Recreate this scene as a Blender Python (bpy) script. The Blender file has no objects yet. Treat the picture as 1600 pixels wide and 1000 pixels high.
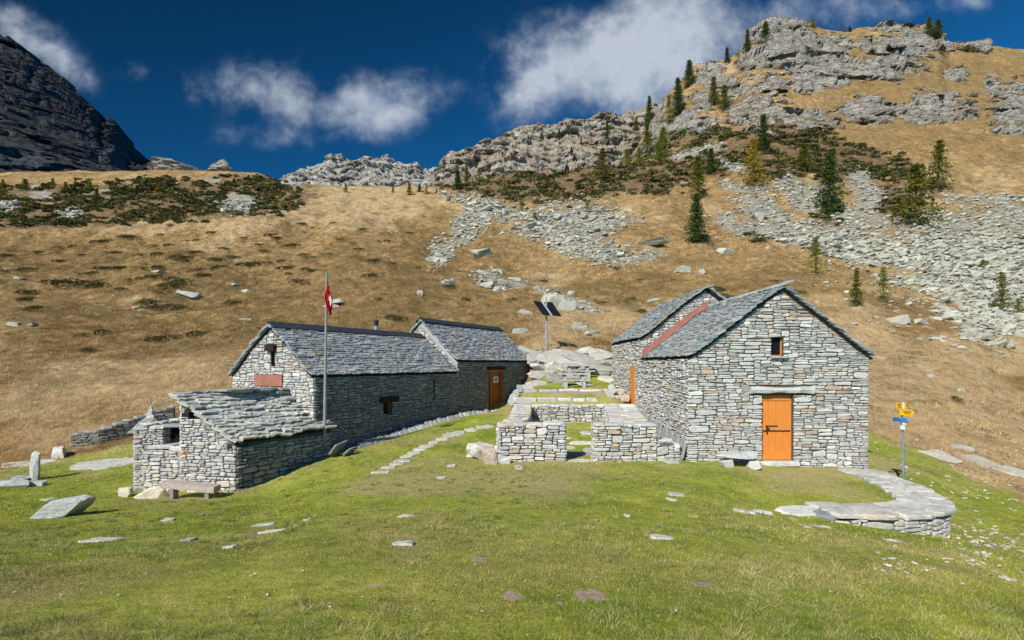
import bpy, math, random
import numpy as np
from math import radians, sin, cos, pi, sqrt, atan2
random.seed(7); RS = np.random.RandomState(11)
SC = bpy.context.scene
COL = SC.collection

# ------------------------------------------------------------------ camera
F = 800.0; HZ = 568.0                       # focal length and horizon of the 1600 px photograph
cam_d = bpy.data.cameras.new('camera'); cam = bpy.data.objects.new('camera', cam_d); COL.objects.link(cam)
cam_d.sensor_width = 36; cam_d.lens = 18; cam_d.shift_y = (HZ-500)/1600
cam_d.clip_start = .05; cam_d.clip_end = 6000
cam.location = (0, 0, 0); cam.rotation_euler = (radians(90), 0, 0)
SC.camera = cam
SC.view_settings.view_transform = 'Standard'; SC.view_settings.look = 'None'
SC.view_settings.gamma = 1; SC.view_settings.exposure = 0.12

# ------------------------------------------------------------------ node helpers
def N(nt, t, props=None, **ins):
    n = nt.nodes.new(t)
    for k, v in (props or {}).items(): setattr(n, k, v)
    for k, v in ins.items():
        s = n.inputs[int(k[1:])] if k[0] == 'i' and k[1:].isdigit() else n.inputs[k.replace('_', ' ')]
        if isinstance(v, bpy.types.NodeSocket): nt.links.new(v, s)
        elif isinstance(v, bpy.types.Node): nt.links.new(v.outputs[0], s)
        else: s.default_value = v
    return n
def MA(nt, op, a, b=0.0, c=0.0, clamp=False):
    n = nt.nodes.new('ShaderNodeMath'); n.operation = op; n.use_clamp = clamp
    for i, v in enumerate((a, b, c)):
        if isinstance(v, bpy.types.NodeSocket): nt.links.new(v, n.inputs[i])
        elif isinstance(v, bpy.types.Node): nt.links.new(v.outputs[0], n.inputs[i])
        else: n.inputs[i].default_value = v
    return n.outputs[0]
def MIX(nt, f, a, b, mode='MIX'):
    n = nt.nodes.new('ShaderNodeMix'); n.data_type = 'RGBA'; n.blend_type = mode
    for s, v in ((n.inputs[0], f), (n.inputs[6], a), (n.inputs[7], b)):
        if isinstance(v, bpy.types.NodeSocket): nt.links.new(v, s)
        elif isinstance(v, bpy.types.Node): nt.links.new(v.outputs[0], s)
        else: s.default_value = (*v, 1) if isinstance(v, tuple) and len(v) == 3 else v
    return n.outputs[2]
def SS(nt, x, a, b):                        # smooth step
    return N(nt, 'ShaderNodeMapRange', {'interpolation_type': 'SMOOTHSTEP'}, i0=x, i1=a, i2=b).outputs[0]
def NOI(nt, vec, scale, det=4, rough=.55, dist=0.0):
    return N(nt, 'ShaderNodeTexNoise', i0=vec, Scale=scale, Detail=det, Roughness=rough, Distortion=dist).outputs[0]
def RAMP(nt, f, stops):
    n = nt.nodes.new('ShaderNodeValToRGB'); nt.links.new(f, n.inputs[0])
    e = n.color_ramp.elements
    while len(e) < len(stops): e.new(.5)
    for q, (p, c) in zip(e, stops): q.position = p; q.color = (*c, 1) if len(c) == 3 else c
    return n.outputs[0]

# ------------------------------------------------------------------ sun and sky
SUN_AZ = (-.56, -.83); SUN_EL = radians(39)
S3 = np.array([SUN_AZ[0]*cos(SUN_EL), SUN_AZ[1]*cos(SUN_EL), sin(SUN_EL)]); S3 /= np.linalg.norm(S3)
sl = bpy.data.lights.new('sun', 'SUN'); sun = bpy.data.objects.new('sun', sl); COL.objects.link(sun)
sl.energy = 5.0; sl.angle = radians(.5); sl.color = (1, .955, .88)
from mathutils import Vector
sun.rotation_euler = Vector(S3).to_track_quat('Z', 'Y').to_euler(); sun.location = (-20, -30, 40)
W = bpy.data.worlds.new('World'); SC.world = W; W.use_nodes = True
nt = W.node_tree; nt.nodes.clear()
sky = N(nt, 'ShaderNodeTexSky', {'sky_type': 'NISHITA', 'sun_disc': False, 'sun_elevation': SUN_EL,
        'sun_rotation': atan2(SUN_AZ[0], SUN_AZ[1]), 'altitude': 2200, 'air_density': 1.0, 'dust_density': .15, 'ozone_density': 3.0})
skc = MIX(nt, 1.0, sky.outputs[0], (.11, .84, 1.28), 'MULTIPLY')
tc = nt.nodes.new('ShaderNodeTexCoord').outputs['Generated']
sp = N(nt, 'ShaderNodeSeparateXYZ', i0=tc)
yy = MA(nt, 'MAXIMUM', sp.outputs[1], .06)
U = MA(nt, 'DIVIDE', sp.outputs[0], yy); V = MA(nt, 'DIVIDE', sp.outputs[2], yy)
uv = N(nt, 'ShaderNodeCombineXYZ', i0=U, i1=V, i2=0.0).outputs[0]
# deep polarised blue towards the upper left of the view, lighter to the right
g = MA(nt, 'ADD', MA(nt, 'MULTIPLY', U, .42), MA(nt, 'MULTIPLY', V, -.95))
g = MA(nt, 'POWER', 3.0, g)
g = MA(nt, 'MINIMUM', MA(nt, 'MULTIPLY', g, .95), 1.5)
fr = SS(nt, sp.outputs[1], .0, .3)
g = MA(nt, 'ADD', MA(nt, 'MULTIPLY', g, fr), MA(nt, 'SUBTRACT', 1.0, fr))
skg = N(nt, 'ShaderNodeVectorMath', {'operation': 'SCALE'}, i0=skc, Scale=g).outputs[0]
def blob(px, py, rx, ry, rot, amp):
    cu, cv = (px-800)/F, (HZ-py)/F; a = radians(-rot)
    du = MA(nt, 'SUBTRACT', U, cu); dv = MA(nt, 'SUBTRACT', V, cv)
    p = MA(nt, 'MULTIPLY', MA(nt, 'ADD', MA(nt, 'MULTIPLY', du, cos(a)), MA(nt, 'MULTIPLY', dv, sin(a))), F/rx)
    q = MA(nt, 'MULTIPLY', MA(nt, 'SUBTRACT', MA(nt, 'MULTIPLY', dv, cos(a)), MA(nt, 'MULTIPLY', du, sin(a))), F/ry)
    d = MA(nt, 'ADD', MA(nt, 'MULTIPLY', p, p), MA(nt, 'MULTIPLY', q, q))
    return MA(nt, 'MULTIPLY', MA(nt, 'POWER', 2.718, MA(nt, 'MULTIPLY', d, -1.0)), amp)
BL = [(20, 55, 95, 45, 25, 1.1), (120, 120, 50, 22, 45, .55), (215, 112, 35, 22, 0, .42),
      (325, 135, 60, 40, 10, .62), (425, 125, 60, 50, 10, .72), (460, 165, 70, 36, 20, .55), (560, 165, 75, 48, 0, .98), (610, 190, 50, 30, 0, .5), (660, 140, 45, 40, 0, .60), (400,215,120,25,5,.42),
      (900, 110, 130, 70, 0, .95), (1010, 45, 170, 70, 0, .8), (810, 160, 60, 50, 0, .6), (1150, 50, 170, 80, 0, .62), (1020, 130, 120, 65, 0, .62), (1300, 10, 220, 30, 0, .5),
      (1500, 0, 150, 20, 0, .3)]
acc = None
for b in BL:
    s_ = blob(*b); acc = s_ if acc is None else MA(nt, 'ADD', acc, s_)
n1 = NOI(nt, uv, 5.2, 10, .60, .0)
n2 = NOI(nt, uv, 15.0, 8, .60, .15)
nn = MA(nt, 'ADD', MA(nt, 'MULTIPLY', n1, .72), MA(nt, 'MULTIPLY', n2, .28))
dens = MA(nt, 'ADD', acc, MA(nt, 'MULTIPLY', MA(nt, 'SUBTRACT', nn, .5), 4.2))
den = MA(nt, 'MULTIPLY', SS(nt, dens, .15, 1.55), SS(nt, acc, .10, .45))
br = SS(nt, MA(nt, 'ADD', MA(nt, 'MULTIPLY', n2, .9), MA(nt, 'MULTIPLY', acc, .35)), .42, 1.0)
ccol = MIX(nt, br, (.13, .22, .38), (.60, .65, .72))
fy = SS(nt, sp.outputs[1], .05, .25)
sc_ = N(nt, 'ShaderNodeVectorMath', {'operation': 'SCALE'}, i0=skg, Scale=.088).outputs[0]
fin = MIX(nt, MA(nt, 'MULTIPLY', MA(nt, 'MULTIPLY', den, fy), .78), sc_, ccol)
bg = N(nt, 'ShaderNodeBackground', Color=fin, Strength=1.0)
N(nt, 'ShaderNodeOutputWorld', i0=bg)
SC.cycles.max_bounces = 5

# ------------------------------------------------------------------ numeric noise
def _h(ix, iy, iz, s):
    h = (ix*374761393 + iy*668265263 + iz*2147483647*3 + s*1274126177) & 0xffffffff
    h = ((h ^ (h >> 13))*1274126177) & 0xffffffff
    h = ((h ^ (h >> 15))*2246822519) & 0xffffffff
    return ((h ^ (h >> 16)) & 0xffff)/65535.0
def vnoise(x, y, z=0.0, s=0):
    x, y, z = np.broadcast_arrays(np.asarray(x, float), y, z)
    xi, yi, zi = np.floor(x).astype(np.int64), np.floor(y).astype(np.int64), np.floor(z).astype(np.int64)
    fx, fy_, fz = x-xi, y-yi, z-zi
    fx = fx*fx*(3-2*fx); fy_ = fy_*fy_*(3-2*fy_); fz = fz*fz*(3-2*fz)
    r = 0
    for a in (0, 1):
        for b in (0, 1):
            for c in (0, 1):
                r = r + _h(xi+a, yi+b, zi+c, s)*(fx if a else 1-fx)*(fy_ if b else 1-fy_)*(fz if c else 1-fz)
    return r*2-1
def fbm(x, y, z=0.0, o=4, s=0, g=.5):
    r = 0; a = 1; t = 0
    for i in range(o):
        r = r + a*vnoise(np.asarray(x)*2**i+17.3*i, np.asarray(y)*2**i+5.1*i, np.asarray(z)*2**i+3.7*i, s+i); t += a; a *= g
    return r/t
def sst(x, a, b):
    t = np.clip((x-a)/(b-a), 0, 1); return t*t*(3-2*t)
def pchip(xk, yk, x):
    xk = np.asarray(xk, float); yk = np.asarray(yk, float)   # yk may be 2-D (k, m)
    h = np.diff(xk); sh = (-1,)+(1,)*(yk.ndim-1)
    d = np.diff(yk, axis=0)/h.reshape(sh)
    m = np.zeros_like(yk)
    w1 = (2*h[1:]+h[:-1]).reshape(sh); w2 = (h[1:]+2*h[:-1]).reshape(sh)
    p = d[1:]*d[:-1] > 0
    with np.errstate(divide='ignore', invalid='ignore'):
        mm = (w1+w2)/(w1/d[:-1]+w2/d[1:])
    m[1:-1] = np.where(p, mm, 0); m[0] = d[0]; m[-1] = d[-1]
    i = np.clip(np.searchsorted(xk, x)-1, 0, len(xk)-2)
    t = np.clip((x-xk[i])/h[i], 0, 1).reshape(sh); hi = h[i].reshape(sh)
    return (2*t**3-3*t**2+1)*yk[i]+(t**3-2*t**2+t)*hi*m[i]+(-2*t**3+3*t**2)*yk[i+1]+(t**3-t**2)*hi*m[i+1]

# ------------------------------------------------------------------ terrain shape
def zz(*a): return [(Y, HZ-F*z/Y) for Y, z in a]
COLS = {
 -2500: zz((.8,-1.5),(3,-1.65),(6,-2.2),(9,-2.8),(13,-3.3),(17,-3.4),(20,-2.6))+[(28,570),(36,515),(60,430),(100,360),(170,300),(230,290)],
 0: zz((.8,-1.5),(3,-1.63),(6,-2.3),(8,-2.75),(10,-3.05),(13,-3.3),(17,-3.35),(19,-2.9),(22,-2.0))+[(28,565),(36,510),(47,465),(62,420),(82,378),(102,348),(112,356),(142,310),(172,270),(185,276),(230,330)],
 200: zz((.8,-1.5),(3,-1.63),(6,-2.28),(8,-2.7),(10,-3.0),(13,-3.3),(16,-3.3),(18,-3.0),(20,-2.5),(23,-1.5))+[(29,560),(36,515),(46,470),(60,425),(78,382),(97,343),(108,351),(142,305),(172,267),(185,274),(230,330)],
 400: zz((.8,-1.5),(3,-1.63),(6,-2.22),(8,-2.62),(10,-2.92),(13,-3.22),(15.3,-3.0),(18,-2.6),(22,-1.6))+[(28,562),(36,510),(46,465),(60,420),(75,385),(92,345),(103,329),(115,338),(145,303),(172,270),(185,278),(230,330)],
 480: zz((.8,-1.5),(3,-1.62),(6,-2.15),(8,-2.5),(10,-2.78),(13,-2.98),(15.3,-2.86),(17,-2.7),(20,-2.35),(24,-1.3))+[(30,545),(40,490),(50,450),(65,405),(85,360),(105,325),(125,297),(138,288),(150,293),(230,350)],
 600: zz((.8,-1.5),(3,-1.62),(6,-2.1),(8,-2.42),(10,-2.64),(13,-2.75),(15.3,-2.72),(18,-2.52),(20,-2.35),(24,-1.5))+[(30,545),(40,490),(50,450),(65,408),(85,362),(105,328),(125,301),(138,291),(150,296),(230,350)],
 700: zz((.8,-1.5),(3,-1.62),(6,-2.1),(8,-2.38),(10,-2.58),(13,-2.7),(16,-2.6),(19.8,-2.33),(24,-2.1),(28,-1.6))+[(33,540),(42,490),(52,450),(68,405),(88,362),(108,327),(126,302),(138,292),(150,298),(230,350)],
 792: zz((.8,-1.5),(3,-1.62),(6,-2.1),(8,-2.36),(10,-2.56),(14,-2.7),(19,-2.33),(22,-2.22),(24.6,-2.12),(27,-1.3),(29,.2))+[(36,508),(45,470),(55,430),(70,388),(88,345),(104,315),(124,283),(134,273),(145,278),(230,340)],
 806: zz((.8,-1.5),(3,-1.62),(6,-2.1),(8,-2.36),(10,-2.56),(14,-2.68),(19.5,-2.3),(20.1,-1.6),(21.4,-1.3),(24,-1.45),(27,-1.4),(29,-.3))+[(36,508),(45,470),(55,430),(70,388),(88,345),(104,315),(124,283),(134,272),(145,277),(230,340)],
 838: zz((.8,-1.5),(3,-1.62),(6,-2.1),(8,-2.36),(10,-2.56),(14,-2.68),(19.5,-2.3),(20.1,-1.55),(21.4,-1.12),(24,-1.0),(26.3,-.8),(28.5,.6))+[(36,508),(45,470),(55,430),(70,388),(88,345),(104,315),(124,281),(134,270),(145,275),(230,340)],
 950: zz((.8,-1.5),(3,-1.62),(6,-2.1),(8,-2.38),(10,-2.58),(14,-2.66),(19.5,-2.3),(20.1,-1.55),(21.4,-1.12),(24,-.9),(26,-.3),(28.5,.8))+[(36,508),(45,470),(55,430),(70,389),(88,343),(102,308),(122,272),(133,264),(145,268),(230,340)],
 1000: zz((.8,-1.5),(3,-1.62),(6,-2.1),(8,-2.4),(10,-2.6),(14,-2.66),(19,-1.95),(21,-1.8),(24,-1.3),(27,0))+[(30,548),(36,508),(45,470),(55,430),(70,390),(85,345),(100,305),(120,272),(132,263),(140,262),(200,262)],
 1100: zz((.8,-1.5),(3,-1.62),(6,-2.12),(8,-2.45),(10,-2.7),(14,-2.7),(19.5,-2.2),(24,-1.2),(27,-.2))+[(31,540),(38,495),(46,465),(56,428),(70,390),(84,348),(98,310),(112,280),(126,250),(140,215),(200,200)],
 1200: zz((.8,-1.5),(3,-1.64),(6,-2.15),(8,-2.52),(10,-2.88),(14,-2.78),(20,-2.3),(25,-1.3),(29,0))+[(34,520),(40,480),(50,440),(60,408),(75,362),(90,310),(105,268),(122,228),(140,195),(200,190)],
 1300: zz((.8,-1.5),(3,-1.65),(6,-2.2),(8,-2.62),(10,-3.02),(14,-2.88),(20,-2.6),(25,-1.8),(30,-.3))+[(36,520),(43,478),(52,442),(62,410),(76,360),(90,318),(104,280),(120,240),(140,195),(200,190)],
 1400: zz((.8,-1.5),(3,-1.65),(6,-2.25),(8,-2.75),(10,-3.22),(14,-3.1),(18,-3.1),(24,-2.2),(29,-.6))+[(35,545),(41,500),(48,470),(58,425),(72,370),(86,330),(100,290),(116,250),(140,190),(200,190)],
 1500: zz((.8,-1.5),(3,-1.67),(6,-2.35),(8,-2.9),(10,-3.42),(13,-3.6),(16,-3.6),(20,-3.1),(25,-2),(31,0))+[(38,525),(46,490),(56,445),(70,385),(84,335),(98,298),(114,255),(140,190),(200,190)],
 1600: zz((.8,-1.5),(3,-1.7),(5,-2.25),(8,-3.05),(10,-3.5),(13,-3.8),(16,-3.8),(20,-3.4),(26,-2.2),(33,-.2))+[(39,545),(48,490),(58,440),(72,380),(86,330),(98,298),(114,255),(140,190),(200,190)],
 2000: zz((.8,-1.5),(3,-1.8),(5,-2.4),(8,-3.3),(10,-3.8),(13,-4.2),(16,-4.2),(20,-3.8),(26,-2.4),(33,0))+[(40,535),(58,440),(86,330),(114,250),(140,180),(200,170)],
 4500: zz((.8,-1.5),(3,-1.9),(5,-2.5),(8,-3.5),(13,-4.4),(20,-3.8),(33,0))+[(58,430),(86,330),(140,180),(200,170)],
}
TG = np.linspace(math.log(.8), math.log(235), 700)          # log-depth grid
CREST = [(940,300),(975,262),(1000,222),(1020,178),(1040,150),(1060,130),(1085,100),(1130,94),(1150,88),(1160,68),(1170,46),(1185,37),(1215,30),(1250,33),(1290,46),(1320,50),(1345,43),(1400,40),(1440,41),(1470,50),(1482,66),(1600,76),(1700,62),(2200,30),(4500,0)]
_k = sorted(COLS); _cols = []
for p in _k:
    a = np.array(COLS[p], float)
    _cols.append(pchip(np.log(a[:, 0]), a[:, 1], TG))
_cols = np.array(_cols)
PG = np.concatenate([np.arange(-2500, -60, 40), np.arange(-60, 1660, 4), np.arange(1660, 4501, 40)]).astype(float)
TAB = pchip(_k, _cols, PG)                                  # y_img[px, t]
_cx = np.interp(PG, [c[0] for c in CREST], [c[1] for c in CREST]); _yg = np.exp(TG)
_y140 = np.array([np.interp(math.log(140), TG, r) for r in TAB])
for i, p in enumerate(PG):
    if p < 940: continue
    w = sst(p, 940, 975); tt = np.clip((_yg-140)/52, 0, 1); gg = .55*tt+.45*tt**1.7
    yn = _y140[i]+(_cx[i]-_y140[i])*gg+np.clip(_yg-194, 0, None)*6
    TAB[i] = np.where(_yg > 140, TAB[i]*(1-w)+yn*w, TAB[i])
TERR = [(4.2,9.9),(5.5,9.8),(6.4,9.7),(7.2,9.62),(8.0,9.8),(8.7,10.25),(9.05,10.9),(9.3,11.8),(9.5,12.8),(9.6,14.4),(4.2,14.4)]
def inpoly(X, Y, poly):
    r = np.zeros(np.shape(X), bool); n = len(poly)
    for i in range(n):
        x1, y1 = poly[i]; x2, y2 = poly[(i+1) % n]
        with np.errstate(divide='ignore', invalid='ignore'):
            c = ((y1 > Y) != (y2 > Y)) & (X < (x2-x1)*(Y-y1)/(y2-y1+1e-12)+x1)
        r ^= c
    return r
def base_y(px, Y):
    px = np.clip(px, PG[0], PG[-1]); fi = np.interp(px, PG, np.arange(len(PG))); i = np.clip(fi.astype(int), 0, len(PG)-2); a = fi-i
    ft = np.clip((np.log(np.maximum(Y, .8))-TG[0])/(TG[1]-TG[0]), 0, len(TG)-1.001); j = ft.astype(int); b = ft-j
    return (TAB[i, j]*(1-a)+TAB[i+1, j]*a)*(1-b)+(TAB[i, j+1]*(1-a)+TAB[i+1, j+1]*a)*b
YB = [(-2500,17),(0,17.3),(100,17.8),(200,18.5),(300,20),(780,27),(840,25.6),(960,25.6),(1100,24),(1360,20.5),(1450,18.6),(1500,16.8),(1600,13.8),(2500,12)]
def lawn(X, Y):
    px = 800+F*X/Y
    yb = np.interp(px, [a[0] for a in YB], [a[1] for a in YB])
    return 1-sst(Y+fbm(X/1.5, Y/1.5, 0, 4, 40)*1.6, yb-.35, yb+.35)
def terr_z(X, Y):
    X = np.asarray(X, float); Y = np.asarray(Y, float)
    px = 800+F*X/Y
    z = (HZ-base_y(px, Y))*Y/F
    A = np.interp(Y, [0, 8, 16, 30, 60, 95, 118, 135, 200], [.01, .03, .05, .45, 2.0, 2.4, 1.0, .8, .6])
    z = z+fbm(X/9+3, Y/13, 0, 4, 1)*A-np.abs(fbm(X/6, Y/22, 0, 2, 9))*A*.35
    z = z+fbm(X/1.3, Y/1.3, 0, 3, 5)*np.interp(Y, [0, 5, 18, 30, 90, 200], [.012, .03, .06, .26, .50, .4])
    ins = inpoly(X, Y, TERR)
    return np.where(ins, np.maximum(z, -2.9+.012*fbm(X/.6, Y/.6)+.03*np.clip(Y-12.5, 0, 2)), z)
def gz(x, y): return float(terr_z(np.array([x]), np.array([y]))[0])
_HY = np.exp(np.linspace(math.log(1.2), math.log(205), 520))
def hit(px, py, ymin=1.2):                                  # pixel of the photo -> point on the terrain
    px = np.atleast_1d(np.asarray(px, float)); py = np.atleast_1d(np.asarray(py, float))
    out = np.zeros((len(px), 3))
    for k0 in range(0, len(px), 2000):
        a = px[k0:k0+2000]; b = py[k0:k0+2000]
        YY = _HY[None, :]*np.ones((len(a), 1)); XX = (a[:, None]-800)/F*YY
        yi = HZ-F*terr_z(XX, YY)/YY
        ok = (yi <= b[:, None]) & (YY >= ymin); idx = np.where(ok.any(1), ok.argmax(1), len(_HY)-1)
        Yh = _HY[idx]; out[k0:k0+2000] = np.stack([(a-800)/F*Yh, Yh, np.zeros(len(a))], 1)
    out[:, 2] = terr_z(out[:, 0], out[:, 1]); return out
def P(px, py, Y): return np.array([(px-800)/F*Y, Y, (HZ-py)/F*Y])

# ------------------------------------------------------------------ object helpers
ORG = {}
def setp(o, label=None, cat=None, group=None, kind=None):
    if label: o['label'] = label
    if cat: o['category'] = cat
    if group: o['group'] = group
    if kind: o['kind'] = kind
    return o
def mesh_np(name, V, Fc, cols=None, smooth=False, attrs=None):
    V = np.asarray(V, np.float32); me = bpy.data.meshes.new(name)
    if isinstance(Fc, np.ndarray):
        cnt = np.full(len(Fc), Fc.shape[1], np.int32); flat = Fc.ravel().astype(np.int32)
    else:
        cnt = np.fromiter((len(f) for f in Fc), np.int32, len(Fc)); flat = np.fromiter((i for f in Fc for i in f), np.int32)
    me.vertices.add(len(V)); me.vertices.foreach_set('co', V.ravel())
    me.loops.add(len(flat)); me.loops.foreach_set('vertex_index', flat)
    me.polygons.add(len(cnt)); st = np.zeros(len(cnt), np.int32); st[1:] = np.cumsum(cnt)[:-1]
    me.polygons.foreach_set('loop_start', st); me.polygons.foreach_set('loop_total', cnt)
    me.polygons.foreach_set('use_smooth', np.full(len(cnt), smooth))
    at = dict(attrs or {})
    if cols is not None: at['Col'] = cols
    for k, c in at.items():
        c = np.asarray(c, np.float32)
        if c.shape[1] == 3: c = np.concatenate([c, np.ones((len(c), 1), np.float32)], 1)
        a = me.color_attributes.new(k, 'FLOAT_COLOR', 'POINT'); a.data.foreach_set('color', c.ravel())
    me.update(calc_edges=True); me.validate(verbose=False)
    return me
def put(name, me, loc, mat=None, parent=None):
    o = bpy.data.objects.new(name, me); COL.objects.link(o)
    if mat is not None and me is not None and not me.materials: me.materials.append(mat)
    loc = np.array(loc, float)
    if parent is not None:
        o.parent = parent; o.location = loc-ORG[parent.name]
    else: o.location = loc
    ORG[o.name] = loc
    return o
def add(name, mb, mat, parent=None, loc=None, smooth=False, **kw):
    V, Fc, C = mb.get() if isinstance(mb, MB) else mb
    if loc is None: loc = ORG[parent.name] if parent is not None else [(V[:, 0].min()+V[:, 0].max())/2, (V[:, 1].min()+V[:, 1].max())/2, V[:, 2].min()]
    me = mesh_np(name, V-np.asarray(loc), Fc, C, smooth); o = put(name, me, loc, mat, parent)
    return setp(o, **kw)
def thing(name, loc, label, cat, group=None):
    return setp(put(name, None, loc), label, cat, group)
class MB:
    def __init__(s): s.v = []; s.f = []; s.c = []; s.n = 0
    def add(s, V, Fc, col=(.5, .5, .5)):
        V = np.asarray(V, float); s.v.append(V); s.f += [[i+s.n for i in f] for f in Fc]
        c = np.zeros((len(V), 3)); c[:] = col; s.c.append(c); s.n += len(V)
    def get(s): return np.concatenate(s.v), s.f, np.concatenate(s.c)
    def prism(s, pts, ext, col=(.5, .5, .5)):               # polygon (k,3) extruded by vector ext
        p = np.asarray(pts, float); k = len(p); e = np.asarray(ext, float)
        fs = [list(range(k))[::-1], list(range(k, 2*k))]+[[i, (i+1) % k, k+(i+1) % k, k+i] for i in range(k)]
        s.add(np.concatenate([p, p+e]), fs, col)
    def box(s, c, sx, sy, sz, ax=(1, 0, 0), ay=(0, 1, 0), az=(0, 0, 1), col=(.5, .5, .5)):
        c = np.asarray(c, float); ax, ay, az = map(np.asarray, (ax, ay, az))
        p = [c-ax*sx/2-ay*sy/2-az*sz/2, c+ax*sx/2-ay*sy/2-az*sz/2, c+ax*sx/2+ay*sy/2-az*sz/2, c-ax*sx/2+ay*sy/2-az*sz/2]
        s.prism(p, az*sz, col)
    def tube(s, a, b, r0, r1, n=10, col=(.5, .5, .5)):
        a = np.asarray(a, float); b = np.asarray(b, float); d = b-a; d /= np.linalg.norm(d)
        x = np.cross(d, (0, 1, 0) if abs(d[1]) < .9 else (1, 0, 0)); x /= np.linalg.norm(x); y = np.cross(d, x)
        t = np.arange(n)*2*pi/n
        ring = lambda c, r: c+r*(np.cos(t)[:, None]*x+np.sin(t)[:, None]*y)
        s.add(np.concatenate([ring(a, r0), ring(b, r1)]), [[i, (i+1) % n, n+(i+1) % n, n+i] for i in range(n)]+[list(range(n))[::-1], list(range(n, 2*n))], col)
# ------------------------------------------------------------------ materials
def mat(name):
    m = bpy.data.materials.new(name); m.use_nodes = True; nt = m.node_tree; nt.nodes.clear()
    return m, nt
def fin_mat(nt, colr, rough=.9, bump=None, bs=.5, bd=.02, spec=.2, metal=0.0):
    b = N(nt, 'ShaderNodeBsdfPrincipled', Base_Color=colr if not isinstance(colr, tuple) else (*colr, 1), Roughness=rough, Metallic=metal)
    b.inputs['Specular IOR Level'].default_value = spec
    if bump is not None:
        nb = N(nt, 'ShaderNodeBump', Strength=bs, Distance=bd, Height=bump); nt.links.new(nb.outputs[0], b.inputs['Normal'])
    N(nt, 'ShaderNodeOutputMaterial', i0=b)
def posn(nt): return nt.nodes.new('ShaderNodeNewGeometry').outputs['Position']
def vcol(nt, name='Col'): return N(nt, 'ShaderNodeAttribute', {'attribute_name': name}).outputs['Color']
def stone_mat(name, tint=(1, 1, 1), lichen=.25, sc=1.0):
    m, nt = mat(name); p = posn(nt)
    mp = N(nt, 'ShaderNodeMapping', Vector=p, Scale=(1, 1, 2.6)).outputs[0]
    a = NOI(nt, mp, 9*sc, 6, .65); b = NOI(nt, p, 38*sc, 5, .7); c = NOI(nt, p, 3.2*sc, 4, .6, .5)
    v = MA(nt, 'ADD', MA(nt, 'MULTIPLY', a, .9), MA(nt, 'MULTIPLY', b, .7))
    f = RAMP(nt, v, [(.50, (.55, .56, .57)), (.78, (1, 1, 1)), (1.0, (1.28, 1.27, 1.24))])
    col = MIX(nt, 1.0, MIX(nt, 1.0, vcol(nt), f, 'MULTIPLY'), tint, 'MULTIPLY')
    lm = MA(nt, 'MULTIPLY', SS(nt, c, .52, .72), lichen)
    col = MIX(nt, lm, col, (.16, .17, .13))
    lm2 = MA(nt, 'MULTIPLY', SS(nt, b, .60, .70), lichen*.8)
    col = MIX(nt, lm2, col, (.50, .51, .46))
    h = MA(nt, 'ADD', MA(nt, 'MULTIPLY', a, 1.0), MA(nt, 'MULTIPLY', b, .45))
    fin_mat(nt, col, .88, h, .8, .03/sc)
    return m
M_STONE = stone_mat('dry_stone', (1.24, 1.195, 1.10), .28)
M_SLAB = stone_mat('roof_slab', (1.22, 1.20, 1.12), .35)
M_ROCK = stone_mat('scree_rock', (.98, .95, .85), .32, .45)
M_GREY = stone_mat('lawn_rock', (1.18, 1.14, 1.04), .35, .8)
def simple(name, c, rough=.7, spec=.3, metal=0.0, var=.25, sc=20, bd=.004, stretch=(1, 1, 1)):
    m, nt = mat(name); p = N(nt, 'ShaderNodeMapping', Vector=N(nt, 'ShaderNodeTexCoord').outputs['Object'], Scale=stretch).outputs[0]
    a = NOI(nt, p, sc, 5, .6)
    col = MIX(nt, SS(nt, a, .3, .7), tuple(x*(1-var) for x in c), tuple(min(1, x*(1+var)) for x in c))
    fin_mat(nt, col, rough, a, .4, bd, spec, metal); return m
M_DARK = simple('dark_mortar', (.095, .091, .082), .95, .05, sc=30, bd=.02)
M_VOID = simple('dark_interior', (.012, .013, .016), .9, .05)
M_ORANGE = simple('orange_larch_wood', (.70, .235, .04), .55, .3, var=.16, sc=5, stretch=(14, 14, .8))
M_ORANGE2 = simple('varnished_door_wood', (.32, .09, .02), .5, .3, var=.3, sc=5, stretch=(14, 14, .8))
M_COPPER = simple('copper_sheet', (.36, .145, .09), .55, .4, var=.12, sc=4)
M_PINK = simple('red_flashing', (.36, .145, .11), .6, .3, var=.1, sc=3)
M_OLDWOOD = simple('weathered_wood', (.27, .25, .225), .85, .15, var=.3, sc=6, stretch=(2, 12, 12))
M_POLEW = simple('grey_wood_pole', (.27, .26, .24), .85, .15, var=.25, sc=8, stretch=(8, 8, .6))
M_DKWOOD = simple('dark_wood', (.035, .024, .018), .85, .1)
M_RIDGE = simple('ridge_slate', (.035, .042, .05), .7, .3, var=.35, sc=9)
M_IRON = simple('black_iron', (.02, .02, .022), .5, .4)
M_STEEL = simple('galvanised_steel', (.42, .45, .48), .42, .5, .7, .1)
M_STEELP = simple('grey_painted_steel', (.33, .34, .34), .6, .4, .1, .1)
M_PANEL = simple('solar_glass', (.004, .005, .009), .6, .12, var=.1)
M_YEL = simple('yellow_sign', (.85, .42, .01), .5, .3, var=.04)
M_BLUE = simple('blue_sign', (.015, .17, .42), .5, .3, var=.04)
M_WHITE = simple('white_sign', (.75, .75, .74), .5, .3, var=.04)
M_BLUEINK = simple('notice_print', (.16, .22, .42), .6, .2, var=.3, sc=60)
M_GLASS = simple('window_glass', (.008, .009, .012), .45, .15, var=.1)
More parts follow.
